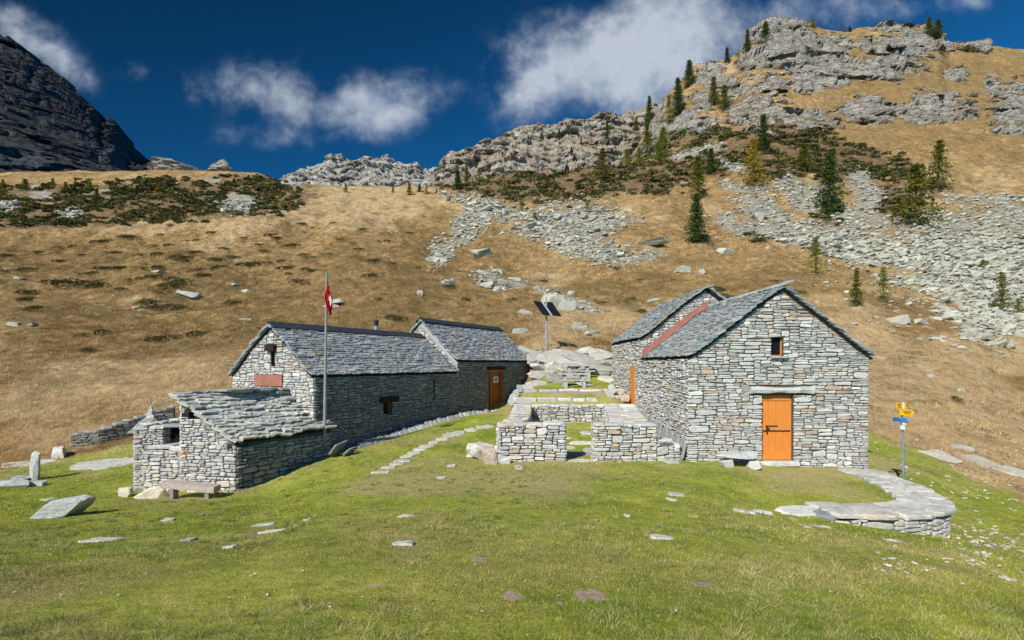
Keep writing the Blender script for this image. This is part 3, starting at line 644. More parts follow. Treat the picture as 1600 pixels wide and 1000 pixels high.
def rockmesh(seed, lx=1, ly=1, lz=1, sub=2, cuts=10, rough=.05, flat=0):
    """angular block: a sphere cut by random planes, then roughened"""
    r = np.random.RandomState(seed); V, Fc = ico(); V = [tuple(v) for v in V]
    for _ in range(sub):
        mid = {}; F2 = []
        def m(a, b):
            k = (min(a, b), max(a, b))
            if k not in mid:
                q = np.array(V[a])+np.array(V[b]); q /= np.linalg.norm(q); V.append(tuple(q)); mid[k] = len(V)-1
            return mid[k]
        for a, b, c in Fc:
            x, y, z = m(a, b), m(b, c), m(c, a); F2 += [(a, x, z), (b, y, x), (c, z, y), (x, y, z)]
        Fc = F2
    V = np.array(V)
    for i in range(cuts):
        n = r.normal(size=3)
        if i < 4: n = [(1, .15, .1), (-1, .1, .15), (.1, 1, .1), (.1, -1, .1)][i]+r.normal(size=3)*.25
        if i in (4, 5): n = A3(0, 0, 1 if i == 4 else -1)+r.normal(size=3)*.16
        n = np.array(n)/np.linalg.norm(n); d = r.uniform(.45, .72)
        k = V@n; V = V-np.clip(k-d, 0, None)[:, None]*n
    V = V/np.abs(V).max(0)
    V = V*(1+rough*fbm(V[:, 0]*2.5+seed, V[:, 1]*2.5, V[:, 2]*2.5, 3, seed)[:, None])
    return V*A3(lx, ly, lz)/2, [list(f) for f in Fc]
def rotz(V, a): c, s = cos(a), sin(a); return np.stack([V[:, 0]*c-V[:, 1]*s, V[:, 0]*s+V[:, 1]*c, V[:, 2]], 1)
def rotx(V, a): c, s = cos(a), sin(a); return np.stack([V[:, 0], V[:, 1]*c-V[:, 2]*s, V[:, 1]*s+V[:, 2]*c], 1)
def roty(V, a): c, s = cos(a), sin(a); return np.stack([V[:, 0]*c+V[:, 2]*s, V[:, 1], -V[:, 0]*s+V[:, 2]*c], 1)
def rock(name, loc, lx, ly, lz, rz=0, seed=1, col=(.40, .41, .40), tilt=(0, 0), mat_=None, sink=.3, parent=None, cuts=10, **kw):
    V, Fc = rockmesh(seed, lx, ly, lz, 3 if lx > .5 else 2, cuts); V = rotz(rotx(roty(V, tilt[0]), tilt[1]), rz)
    V = V+A3(*loc)+A3(0, 0, lz/2-sink*lz)
    return add(name, (V, Fc, np.tile(col, (len(V), 1))), mat_ or M_GREY, parent, loc=loc, **kw)
def dry_wall(mb, core, pts, th, zb, zt, caps=True, kind=0, capw=.34, hs=(.05, .14), ends=(True, True), over=.03, ls=(.12, .42)):
    pts = [A3(p[0], p[1], 0) for p in pts]; Zv = A3(0, 0, 1)
    nn = []
    for i in range(len(pts)):
        a = pts[max(i-1, 0)]; b = pts[min(i+1, len(pts)-1)]; d = (b-a)/np.linalg.norm(b-a); nn.append(A3(d[1], -d[0], 0))
    for i in range(len(pts)-1):
        for sgn in (1, -1):
            a = pts[i]+nn[i]*th/2*sgn; b = pts[i+1]+nn[i+1]*th/2*sgn; L = np.linalg.norm(b-a); U_ = (b-a)/L; n_ = A3(U_[1], -U_[0], 0)*sgn
            t0, t1, b0, b1 = zt[i], zt[i+1], zb[i], zb[i+1]
            stones(mb, a, U_, n_, L, lambda u: b0+(b1-b0)*min(max(u/L, 0), 1), lambda u: t0+(t1-t0)*min(max(u/L, 0), 1)-.03, kind=kind, hs=hs, ls=ls, ext=(.02, .02), dep=(.02, .06))
        a0, a1 = pts[i]+nn[i]*(th/2-.01), pts[i]-nn[i]*(th/2-.01); b0_, b1_ = pts[i+1]+nn[i+1]*(th/2-.01), pts[i+1]-nn[i+1]*(th/2-.01)
        V = [a0+Zv*(zb[i]-.1), b0_+Zv*(zb[i+1]-.1), b1_+Zv*(zb[i+1]-.1), a1+Zv*(zb[i]-.1), a0+Zv*(zt[i]-.05), b0_+Zv*(zt[i+1]-.05), b1_+Zv*(zt[i+1]-.05), a1+Zv*(zt[i]-.05)]
        core.add(V, [[0, 3, 2, 1], [4, 5, 6, 7], [0, 1, 5, 4], [1, 2, 6, 5], [2, 3, 7, 6], [3, 0, 4, 7]], (1, 1, 1))
        if caps:
            d = pts[i+1]-pts[i]; L = np.linalg.norm(d); d = d/L; n_ = A3(d[1], -d[0], 0); u = 0
            while u < L-.02:
                w = min(rnd(capw*.6, capw*1.3), L-u+.04); rows_ = 1 if th < .45 else 2
                if rows_ == 2 and random.random() < .3: rows_ = 3
                for r_ in range(rows_):
                    ww = (th+2*over)/rows_; off = -th/2-over+ww*(r_+.5); f = (u+w/2)/L; z = zt[i]+(zt[i+1]-zt[i])*f
                    slab(mb, pts[i]+d*(u+w/2)+n_*off+Zv*(z+rnd(-.015, .015)), d, n_, w*1.04, ww*1.1, rnd(.05, .09), stone_col(kind), jit=.09)
                u += w
    for e, (i, j) in enumerate(((0, 1), (len(pts)-1, len(pts)-2))):
        if not ends[e]: continue
        d = pts[i]-pts[j]; d /= np.linalg.norm(d); a = pts[i]-nn[i]*th/2
        stones(mb, a, nn[i], d, th, zb[i], zt[i]-.03, kind=kind, hs=hs, ls=(.1, .3), ext=(.02, .02), dep=(.02, .05))

# ------------------------------------------------------------------ hut on the right
def on(O, U, px):                                            # distance along a wall where it meets the sight line px
    r = (px-800)/F; return (r*O[1]-O[0])/(U[0]-r*U[1])
HX0, HX1, HY0, HY1, HY2 = 4.87, 9.80, 14.1, 19.2, 24.8
hut = thing('stone_hut', (7.3, 19, gz(7.3, 14)), 'tall grey stone hut on the right with a bright orange plank door in its gable', 'hut')
RP = [(0, .19), (.5, .52), (1.0, .90), (2.0, 1.70), (2.66, 2.12)]          # left slope (from the eave), x offset from HX0-.03
RPr = [(0, .19), (.35, .40), (1.0, .93), (2.0, 1.70), (2.40, 2.02)]
XR = 7.50
def gable_top(x):
    if x <= XR: return prof_z(RP, min(max(x-(HX0-.03), 0), 2.66))-.05
    return prof_z(RPr, min(max(HX1+.08-x, 0), 2.40))-.05+(.10 if x < 7.6 else 0)*0
U_, N_ = A3(1, 0, 0), A3(0, -1, 0)
O_ = A3(HX0, HY0, 0)
dz0, dz1 = -2.70, (HZ-617)*HY0/F
du0, du1 = (1190.5-800)*HY0/F-HX0, (1239-800)*HY0/F-HX0
wu0, wu1 = (1204.5-800)*HY0/F-HX0, (1224-800)*HY0/F-HX0; wz0, wz1 = (HZ-557)*HY0/F, (HZ-527)*HY0/F
lu0, lu1 = (1171-800)*HY0/F-HX0, (1269-800)*HY0/F-HX0
holes = [(du0, du1, -3.4, dz1+.02), (wu0, wu1, wz0, wz1)]
core = MB(); mb = MB(); LW = HX1-HX0; tfn = lambda u: gable_top(HX0+u)
panel(core, O_, U_, N_, LW, -3.6, tfn, holes, .42, brk=[.47, .97, 1.97, XR-HX0, LW-.92, LW-1.92, LW-.27])
stones(mb, O_, U_, N_, LW, lambda u: -3.0, tfn, holes+[(lu0, lu1, dz1, dz1+.27)], hs=(.04, .125), ls=(.14, .50), big=.06)
hw = add('front_wall', mb, M_STONE, hut); add('mortar', core, M_DARK, hw)
# flank
mb = MB(); core = MB(); Uf, Nf = A3(0, 1, 0), A3(-1, 0, 0); Of = A3(HX0, HY0, 0)
rd0, rd1 = 20.15-HY0, 20.95-HY0; fl_h = [(rd0, rd1, -3.2, -.12), (23.0-HY0, 23.25-HY0, -.12, .05)]
ftop = lambda u: .13 if u < HY1-HY0 else .90
panel(core, A3(HX0, HY0+.42, 0), Uf, Nf, HY1-HY0-.42, -3.6, .12, [], .42)
panel(core, A3(HX0, HY1, 0), Uf, Nf, HY2-HY1, -3.6, .90, [(rd0-HY1+HY0, rd1-HY1+HY0, -3.2, -.12), (3.8, 4.05, -.12, .05)], .42)
stones(mb, Of, Uf, Nf, HY2-HY0, -3.0, ftop, fl_h, hs=(.04, .12), ls=(.10, .34), dep=(.01, .075), ext=(.0, .03))
sw = add('side_wall', mb, M_STONE, hut); add('mortar', core, M_DARK, sw)
mb = MB(); core = MB(); Or = A3(HX1, HY0+.42, 0)
panel(core, Or, A3(0, 1, 0), A3(1, 0, 0), HY2-HY0-.42, -3.9, .16, [], .42)
panel(core, A3(HX0, HY2-.42, 0), A3(1, 0, 0), A3(0, 1, 0), HX1-HX0-.42, -3.4, .85, [], .42)
stones(mb, Or, A3(0, 1, 0), A3(1, 0, 0), HY2-HY0-.42, -3.6, .14, [], hs=(.09, .2), ls=(.3, .6), ext=(.42, .03))
bw = add('back_wall', mb, M_STONE, hut); add('mortar', core, M_DARK, bw)
# rear, taller section: gable rising over the front roof
XG0, XG1, XGR = HX0, 9.62, 7.25; RG = [(0, .96), (.5, 1.34), (1.6, 2.25), (2.41, 2.80)]; RGr = [(0, .96), (.5, 1.36), (2.37, 2.80)]
gt = lambda u: (prof_z(RG, min(max(u+.03, 0), 2.41)) if u < XGR-XG0 else prof_z(RGr, min(max(XG1-XG0-u, 0), 2.37)))-.06
mb = MB(); core = MB(); Og = A3(XG0, HY1, 0)
panel(core, A3(XG0+.42, HY1+.001, 0), U_, N_, XG1-XG0-.42, -.2, lambda u: gt(u+.42), [], .4, brk=[.3, 1.15, XGR-XG0-.42, XG1-XG0-.92])
stones(mb, Og, U_, N_, XG1-XG0, .1, gt, [], hs=(.05, .12), ls=(.12, .36))
gw = add('rear_gable_wall', mb, M_STONE, hut); add('mortar', core, M_DARK, gw)
# roofs
mb = MB(); roof(mb, A3(HX0-.05, HY0, 0), A3(0, 1, 0), A3(1, 0, 0), HY1-HY0, RP, .115, (.16, .42), .040, (.13, -.02))
roof(mb, A3(HX1+.14, HY0, 0), A3(0, 1, 0), A3(-1, 0, 0), HY1-HY0, RPr, .115, (.2, .45), .045, (.13, -.02))
for k in range(16):
    y = HY0-.15+k*.34; slab(mb, A3(XR+rnd(-.05, .05), y+.15, 2.22+rnd(0, .02)), A3(.93, 0, .36), A3(0, 1, 0), rnd(.45, .62), .36, .045, stone_col(2), nrm=(-.36, 0, .93))
    if k % 2 == 0: slab(mb, A3(XR-.12+rnd(-.05, .05), y+.25, 2.15), A3(.80, 0, .6), A3(0, 1, 0), .4, .4, .045, stone_col(2), nrm=(-.6, 0, .8))
dk = MB(); deck(dk, A3(HX0-.03, HY0, 0), A3(0, 1, 0), A3(1, 0, 0), HY1-HY0, RP, .05, (.05, 0)); deck(dk, A3(HX1+.1, HY0, 0), A3(0, 1, 0), A3(-1, 0, 0), HY1-HY0, RPr, .05, (.05, 0))
rf = add('roof', mb, M_SLAB, hut, label='long grey slab roof over the front of the hut'); add('light_blocking_underlay', dk, M_DKWOOD, rf)
mb = MB(); roof(mb, A3(XG0-.07, HY1, 0), A3(0, 1, 0), A3(1, 0, 0), HY2-HY1, RG, .12, (.18, .42), .042, (.16, .15))
roof(mb, A3(XG1+.1, HY1, 0), A3(0, 1, 0), A3(-1, 0, 0), HY2-HY1, RGr, .12, (.2, .45), .045, (.16, .15))
for k in range(17): slab(mb, A3(XGR+rnd(-.04, .04), HY1-.05+k*.35, 2.87), A3(.95, 0, .3), A3(0, 1, 0), .5, .38, .045, stone_col(2), nrm=(-.3, 0, .95))
dk = MB(); deck(dk, A3(XG0-.03, HY1, 0), A3(0, 1, 0), A3(1, 0, 0), HY2-HY1, RG, .05, (.08, .1)); deck(dk, A3(XG1+.05, HY1, 0), A3(0, 1, 0), A3(-1, 0, 0), HY2-HY1, RGr, .05, (.08, .1))
rf2 = add('roof', mb, M_SLAB, hut, label='higher slab roof over the rear of the hut'); add('light_blocking_underlay', dk, M_DKWOOD, rf2)
mb = MB()                                                    # red flashing where the front roof meets the rear gable
pf = [(.0, .33), (.5, .70), (1.0, 1.08), (1.9, 1.82), (2.45, 2.16)]
for (b0, z0), (b1, z1) in zip(pf[:-1], pf[1:]):
    p0, p1 = A3(HX0-.02+b0, HY1-.075, z0-.06), A3(HX0-.02+b1, HY1-.075, z1-.06)
    mb.prism([p0, p1, p1+A3(0, 0, .23), p0+A3(0, 0, .23)], A3(0, -.02, 0))
    mb.prism([p0+A3(0, -.02, .02), p1+A3(0, -.02, .02), p1+A3(0, -.22, .01), p0+A3(0, -.22, .01)], A3(0, 0, .012))
add('flashing', mb, M_PINK, hut)
# door, lintel, window
mb = MB(); yd = HY0+.10; dxa, dxb = HX0+du0, HX0+du1; nb_ = 4; bw_ = (dxb-dxa-.03)/nb_
for k in range(nb_): mb.box((dxa+.015+bw_*(k+.5), yd+.02, (dz0+dz1)/2+.02), bw_-.006, .035, dz1-dz0-.04)
door = add('door', mb, M_ORANGE, hut)
mid = (HZ-674)*HY0/F
for z, h in ((dz0+.13, .19), (mid+.07, .10), (dz1-.10, .12)): mb = MB(); mb.box(((dxa+dxb)/2, yd-.006, z), dxb-dxa-.04, .022, h); add('batten', mb, M_ORANGE, door)
mb = MB(); mb.box(((dxa+dxb)/2, yd-.014, mid), dxb-dxa-.05, .008, .022)
mb.box((dxa+.30, yd-.03, mid+.14), .34, .02, .022); mb.box((dxa+.17, yd-.035, mid+.03), .03, .02, .20); mb.box((dxa+.19, yd-.045, mid+.07), .09, .03, .03)
add('latch', mb, M_IRON, door)
mb = MB(); mb.box((dxa+.0, yd+.05, (dz0+dz1)/2), .05, .12, dz1-dz0); mb.box((dxb-.0, yd+.05, (dz0+dz1)/2), .05, .12, dz1-dz0); add('door_frame', mb, M_ORANGE, hut)
mb = MB(); n = 15
V = []; 
for x in np.linspace(0, 1, n):
    X_ = HX0+lu0+(lu1-lu0)*x; hB = dz1+.02+.03*sin(x*3.1)+.012*sin(x*17); hT = dz1+.235+.02*sin(x*7+1); 
    for y, z in ((.1, hB), (-.10, hB+.02), (-.125, (hB+hT)/2), (-.10, hT-.03), (.1, hT)): V.append((X_, HY0+y+.01*sin(x*23), z))
fs = [[i*5+j, i*5+(j+1) % 5, (i+1)*5+(j+1) % 5, (i+1)*5+j] for i in range(n-1) for j in range(5)]+[[4, 3, 2, 1, 0], [(n-1)*5+j for j in range(5)]]
mb.add(V, fs, (.47, .475, .46)); add('lintel', mb, M_GREY, hut)
mb = MB(); slab(mb, ((dxa+dxb)/2+.02, HY0-.02, dz0+.02), (1, 0, 0), (0, 1, 0), 1.15, .34, .12, (.50, .50, .47)); add('threshold', mb, M_GREY, hut)
wx0, wx1 = HX0+wu0, HX0+wu1; fr_ = MB()
fr_.box((wx1-.015, HY0+.11, (wz0+wz1)/2), .03, .03, wz1-wz0); fr_.box(((wx0+wx1)/2-.015, HY0+.11, wz0+.02), wx1-wx0-.03, .03, .04);
wf = add('window', fr_, M_ORANGE, hut); g_ = MB(); g_.box(((wx0+wx1)/2, HY0+.135, (wz0+wz1)/2), wx1-wx0, .01, wz1-wz0); add('pane', g_, M_GLASS, wf)
mb = MB(); slab(mb, ((wx0+wx1)/2+.03, HY0-.02, wz0-.0), (1, 0, 0), (0, 1, 0), .52, .2, .045, (.30, .36, .38)); add('window_sill', mb, M_GREY, hut)
mb = MB(); mb.box((HX0-.03, (rd0+rd1)/2+HY0, -.98), .04, rd1-rd0, 1.72); add('door', mb, M_ORANGE, hut, label='plain orange side door seen almost edge on')
mb = MB(); mb.box((HX0+.2, 23.12, -.03), .02, .3, .2); add('vent', mb, M_VOID, hut)

# ------------------------------------------------------------------ long hut on the left
LU = A3(.482, .876, 0); LV = A3(-.876, .482, 0); LN = -LV; C0 = A3(-5.93, 15.3, 0); WG = 3.9; S1, S2 = 7.48, 14.25
lh = thing('stone_hut', (C0+LU*5+LV*2+A3(0, 0, -2.7)), 'long low stone hut under two stepped slab roofs, its flank in shade, brown door', 'hut')
def ztop(prof, t): return prof_z(prof, min(max(min(t, WG-t), 0), WG/2))
PM = [(0, -.36), (.35, -.10), (1.0, .50), (1.95, 1.17)]; PA = [(0, .13), (.3, .36), (1.95, 1.88)]
def sp_(O, U, px, z=None): return on(O, U, px)
def wallpt(O, U, px, py): s = on(O, U, px); Y = O[1]+U[1]*s; return s, (HZ-py)*Y/F
# flank
w0, z_ = wallpt(C0, LU, 598, 648); w1, _z = wallpt(C0, LU, 612, 629); wz_0, wz_1 = z_, wallpt(C0, LU, 604, 629)[1]
d0, d1 = on(C0, LU, 762.5), on(C0, LU, 786); dzb, dzt = -2.22, wallpt(C0, LU, 775, 578)[1]
s0_, s1_ = on(C0, LU, 676.5), on(C0, LU, 679); sz0, sz1 = wallpt(C0, LU, 678, 625)[1], wallpt(C0, LU, 678, 594)[1]
l0, l1 = on(C0, LU, 592), on(C0, LU, 621); lz0, lz1 = wz_1, wallpt(C0, LU, 606, 620)[1]
e0, e1 = on(C0, LU, 760), on(C0, LU, 788); ez1 = wallpt(C0, LU, 775, 573)[1]
H_ = [(w0, w1, wz_0, wz_1), (s0_, s1_, sz0, sz1)]
mb = MB(); core = MB()
panel(core, C0, LU, LN, S1, -3.6, -.40, H_, .4); panel(core, C0+LU*S1, LU, LN, S2-S1, -3.4, .08, [(d0-S1, d1-S1, -3.3, dzt)], .4)
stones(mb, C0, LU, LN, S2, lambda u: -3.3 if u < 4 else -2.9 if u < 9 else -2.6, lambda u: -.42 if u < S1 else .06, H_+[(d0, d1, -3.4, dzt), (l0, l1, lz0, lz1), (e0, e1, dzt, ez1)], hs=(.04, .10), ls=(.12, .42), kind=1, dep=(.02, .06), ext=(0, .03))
o = add('side_wall', mb, M_STONE, lh); add('mortar', core, M_DARK, o)
# gable end
g0, gz0 = wallpt(C0, LV, 430, 572); g1, gz1 = wallpt(C0, LV, 424, 549)
p0, _ = wallpt(C0, LV, 443, 600); p1, _ = wallpt(C0, LV, 400, 600); pz0, pz1 = wallpt(C0, LV, 420, 603)[1], wallpt(C0, LV, 420, 585.5)[1]
gh = [(g0, g1, gz0, gz1), (p0, p1, pz0, pz1)]; gl = (on(C0, LV, 433), on(C0, LV, 419), gz1, wallpt(C0, LV, 427, 538.5)[1])
GN = -LU; mb = MB(); core = MB(); gtp = lambda t: ztop(PM, t)-.06
panel(core, C0+LV*.4, LV, GN, WG-.4, -3.7, lambda t: gtp(t+.4), [(a-.4, b-.4, c, d) for a, b, c, d in gh], .4, brk=[.6, WG/2-.4, WG-.75, WG-1.4])
stones(mb, C0, LV, GN, WG, -3.4, gtp, gh+[gl], hs=(.05, .13), ls=(.12, .40), kind=0)
o = add('gable_wall', mb, M_STONE, lh); add('mortar', core, M_DARK, o)
mb = MB(); c_ = C0+LV*(gl[0]+gl[1])/2-LU*.03+A3(0, 0, (gl[2]+gl[3])/2); mb.box(c_, gl[1]-gl[0], .22, gl[3]-gl[2]-.01, LV, LU); add('lintel', mb, M_DKWOOD, lh, label='short dark wooden lintel over the gable slit')
mb = MB(); c_ = C0+LV*(g0+g1)/2+LU*.25+A3(0, 0, (gz0+gz1)/2); mb.box(c_, g1-g0+.1, .02, gz1-gz0+.1, LV, LU); add('slit_opening', mb, M_VOID, lh)
mb = MB(); c_ = C0+LV*(p0+p1)/2-LU*.05+A3(0, 0, (pz0+pz1)/2); mb.box(c_, p1-p0, .03, pz1-pz0, LV, LU); add('copper_panel', mb, M_COPPER, lh)
# hidden walls (for other viewpoints)
mb = MB(); core = MB(); Ob = C0+LV*WG
panel(core, Ob+LU*.4, LU, LV, S1-.4, -3.3, -.42, [], .4); panel(core, Ob+LU*S1, LU, LV, S2-S1, -3.0, .08, [], .4); panel(core, C0+LU*S2+LV*.4, LV, LU, WG-.8, -3.0, lambda t: ztop(PA, t+.4)-.06, [], .4, brk=[WG/2-.4])
stones(mb, Ob, LU, LV, S2, -3.0, lambda u: -.44 if u < S1 else .06, [], hs=(.1, .2), ls=(.3, .6), ext=(0, .02))
stones(mb, C0+LU*S2, LV, LU, WG, -2.6, lambda t: ztop(PA, t)-.06, [], hs=(.08, .18), ls=(.2, .5), ext=(0, .02))
o = add('back_wall', mb, M_STONE, lh); add('mortar', core, M_DARK, o)
mb = MB(); core = MB()                                       # annex gable above the main roof
panel(core, C0+LU*S1+LV*.4, LV, GN, WG-.8, -.6, lambda t: ztop(PA, t+.4)-.06, [], .38, brk=[WG/2-.4])
stones(mb, C0+LU*S1, LV, GN, WG, lambda t: ztop(PM, t)-.1, lambda t: ztop(PA, t)-.07, [], hs=(.05, .12), ls=(.12, .35), kind=0)
o = add('annex_gable_wall', mb, M_STONE, lh); add('mortar', core, M_DARK, o)
# roofs
def two_slope(P_, s0, s1, over, expo, wr, th, nm, lab):
    mb = MB(); dk = MB()
    roof(mb, C0+LU*s0-LV*.06, LU, LV, s1-s0, [(b, z) for b, z in P_[:-1]]+[(WG/2+.06, P_[-1][1]+.04)], expo, wr, th, over, jit=.012)
    roof(mb, C0+LU*s0+LV*(WG+.12), LU, -LV, s1-s0, [(0, P_[0][1]-.08)]+[(b+.12, z) for b, z in P_[1:]], expo, (.25, .5), th*1.25, over)
    deck(dk, C0+LU*s0, LU, LV, s1-s0, P_, .05, (.06, 0)); deck(dk, C0+LU*s0+LV*WG, LU, -LV, s1-s0, P_, .05, (.06, 0))
    o = add('roof', mb, M_SLAB, lh, label=lab); add('light_blocking_underlay', dk, M_DKWOOD, o)
    rc = MB(); zt_ = P_[-1][1]
    for sg in (1, -1):
        a = C0+LU*(s0-.12)+LV*(WG/2)+A3(0, 0, zt_+.17); b = a+LV*.27*sg-A3(0, 0, .20)
        rc.prism([a, b, b-A3(0, 0, .03), a-A3(0, 0, .03)], LU*(s1-s0+.12+max(over[1], 0)), (.5,)*3)
    add('ridge_cap', rc, M_RIDGE, lh)
two_slope(PM, 0, S1, (.14, -.02), .105, (.12, .34), .038, 'roof', 'lower main slab roof')
two_slope(PA, S1, S2, (.10, .12), .105, (.12, .34), .038, 'roof', 'upper slab roof of the far section')
mb = MB()                                                    # pale verge board between the two roofs
a = C0+LU*(S1-.13)-LV*.08; pr = [(0, .05), (.3, .31), (1.9, 1.80)]
for (b0, z0), (b1, z1) in zip(pr[:-1], pr[1:]):
    mb.prism([a+LV*b0+A3(0, 0, z0), a+LV*b1+A3(0, 0, z1), a+LV*b1+A3(0, 0, z1-.19), a+LV*b0+A3(0, 0, z0-.19)], LU*.03)
add('verge_board', mb, simple('pale_flashing', (.36, .36, .36), .7, var=.2), lh)
# flue
q = C0+LV*2.35; s_ = on(q, LU, 588); b = q+LU*s_; Yb_ = b[1]; zt_ = (HZ-500)*Yb_/F
mb = MB(); mb.tube(b+A3(0, 0, .6), b+A3(0, 0, zt_-.24), .09, .09, 16); fl = add('flue', mb, M_STEEL, lh)
mb = MB()
for k in range(3): mb.tube(b+A3(0, 0, zt_-.24+k*.085), b+A3(0, 0, zt_-.20+k*.085), .105, .105, 16)
mb.tube(b+A3(0, 0, zt_-.24), b+A3(0, 0, zt_-.01), .075, .075, 12); add('cowl', mb, M_IRON, fl)
# flank window, slit, door
pt3 = lambda s, dn, z: C0+LU*s+LN*dn+A3(0, 0, z)
mb = MB(); mb.box(pt3((w0+w1)/2, -.18, (wz_0+wz_1)/2), w1-w0, .02, wz_1-wz_0, LU, LN); o = add('window', mb, M_GLASS, lh)
for s in (w0+.03, w1-.03): mb = MB(); mb.box(pt3(s, -.13, (wz_0+wz_1)/2), .06, .06, wz_1-wz_0, LU, LN); add('frame_post', mb, M_ORANGE2, o)
mb = MB(); mb.box(pt3((l0+l1)/2, .0, (lz0+lz1)/2+.01), l1-l0-.02, .2, lz1-lz0-.02, LU, LN); add('lintel', mb, M_DKWOOD, lh, label='dark wooden lintel over the small flank window')
mb = MB(); mb.box(pt3((s0_+s1_)/2, -.2, (sz0+sz1)/2), .3, .02, sz1-sz0+.1, LU, LN); add('slit_opening', mb, M_VOID, lh)
mb = MB(); mb.box(pt3((e0+e1)/2, -.03, (dzt+ez1)/2), e1-e0, .22, ez1-dzt-.01, LU, LN); add('lintel', mb, M_DKWOOD, lh, label='dark wooden lintel over the open brown door')
mb = MB()
for s in (d0+.04, d1-.04): mb.box(pt3(s, -.10, (dzb+dzt)/2), .08, .16, dzt-dzb, LU, LN)
mb.box(pt3((d0+d1)/2, -.10, dzt-.04), d1-d0-.16, .15, .07, LU, LN); add('door_frame', mb, simple('red_brown_frame', (.50, .13, .03), .5, var=.15), lh)
mb = MB(); nb_ = 4; a0 = d0+.38; bw_ = (d1-.09-a0)/nb_
for k in range(nb_): mb.box(pt3(a0+bw_*(k+.5), -.15, (dzb+dzt)/2-.02), bw_-.008, .03, dzt-dzb-.1, LU, LN)
ld = add('door', mb, M_ORANGE2, lh); mb = MB(); mb.box(pt3((d0+.08+a0)/2, -.3, (dzb+dzt)/2-.02), a0-d0-.08, .02, dzt-dzb-.08, LU, LN); add('doorway', mb, M_VOID, lh)
nz0, nz1 = wallpt(C0, LU, 777, 598)[1], wallpt(C0, LU, 777, 588.5)[1]; n0, n1 = on(C0, LU, 774.5), on(C0, LU, 782)
mb = MB(); mb.box(pt3((n0+n1)/2, -.125, (nz0+nz1)/2), n1-n0, .01, nz1-nz0, LU, LN); o = add('notice', mb, M_WHITE, ld); mb = MB(); mb.box(pt3((n0+n1)/2, -.117, (nz0+nz1)/2), (n1-n0)*.55, .006, (nz1-nz0)*.5, LU, LN); add('notice_print', mb, M_BLUEINK, o)
mb = MB(); slab(mb, pt3((d0+d1)/2+.1, .28, -2.17), LU, LN, 2.2, .5, .12, (.52, .52, .46)); add('threshold', mb, M_GREY, lh)

# ------------------------------------------------------------------ small shed in front of it
A0 = A3(-7.02, 13.0, 0); SW_ = A3(-.989, .147, 0); SLn = 3.02; PS = [(0, -1.97), (.35, -1.72), (1.6, -.86)]; SN = A3(-.147, -.989, 0)
sh = thing('stone_shed', A0+A3(-.3, 1.5, -3.2), 'low stone shed with a rough heavy slab roof before the gable of the long hut', 'shed')
mb = MB(); core = MB(); stp = lambda t: -1.76 if t > 1.28 else prof_z(PS, t)-.12
stp2 = lambda t: min(prof_z(PS, min(t, 1.6))-.12, -1.42)
panel(core, A0, SW_, SN, 1.55, -3.8, stp2, [], .35, brk=[.35, .8])
stones(mb, A0, SW_, SN, 1.55, -3.55, stp2, [], hs=(.045, .12), ls=(.10, .32), dep=(.02, .06))
panel(core, A0+LU*.35, LU, LN, SLn-.35, -3.8, -2.06, [], .35)
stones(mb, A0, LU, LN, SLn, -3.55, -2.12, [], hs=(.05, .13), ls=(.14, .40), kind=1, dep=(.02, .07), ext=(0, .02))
Ox = A0+SW_*1.55; panel(core, Ox+LU*.35, LU, -LN, SLn-.4, -3.8, -1.0, [], .3); stones(mb, Ox, LU, -LN, SLn, -3.5, -1.02, [], hs=(.08, .16), ls=(.2, .45))
panel(core, A0+LU*(SLn-.30)+SW_*.35, SW_, LU, 1.15, -3.7, -1.5, [], .3)
o = add('wall', mb, M_STONE, sh); add('mortar', core, M_DARK, o)
mb = MB(); dk = MB(); Bs = SW_
roof(mb, A0-SW_*.10, LU, Bs, SLn, [(0, -2.0), (.4, -1.72), (1.78, -.80)], .135, (.16, .5), .055, (.16, .12), jit=.045, lift=1.35, kind=3)
for k in range(8): slab(mb, A0+LU*(SLn-.15-.42*k*.55)+SW_*(1.45+rnd(-.1, .12))+A3(0, 0, -.76+rnd(0, .06)), LU, SW_, rnd(.45, .75), rnd(.35, .5), .06, stone_col(2), nrm=(0, 0, 1))
for k in range(3): slab(mb, A0+LU*(SLn-.3)+SW_*(.9+.28*k)+A3(0, 0, -1.24+.20*k), LU, SW_, .6, .5, .07, stone_col(2))
deck(dk, A0, LU, Bs, SLn, PS, .05, (.03, 0))
o = add('roof', mb, M_SLAB, sh); add('light_blocking_underlay', dk, M_DKWOOD, o)
mb = MB()
mb.tube(A0-LU*.12+SW_*.16+A3(0, 0, -2.06), A0+LU*2.9+SW_*.16+A3(0, 0, -2.06), .075, .07, 10); mb.tube(A0-LU*.06+SW_*1.42+A3(0, 0, -1.20), A0+LU*2.9+SW_*1.42+A3(0, 0, -1.20), .07, .06, 10)
add('beam', mb, M_OLDWOOD, sh)
mb = MB(); mb.box(A0+SW_*1.30+LU*.3+A3(0, 0, -1.30), .5, .3, .3, SW_, SN); add('gap_opening', mb, M_VOID, sh)
def jc(c, a, b):
    k = rnd(a, b); return tuple(x*k for x in c)
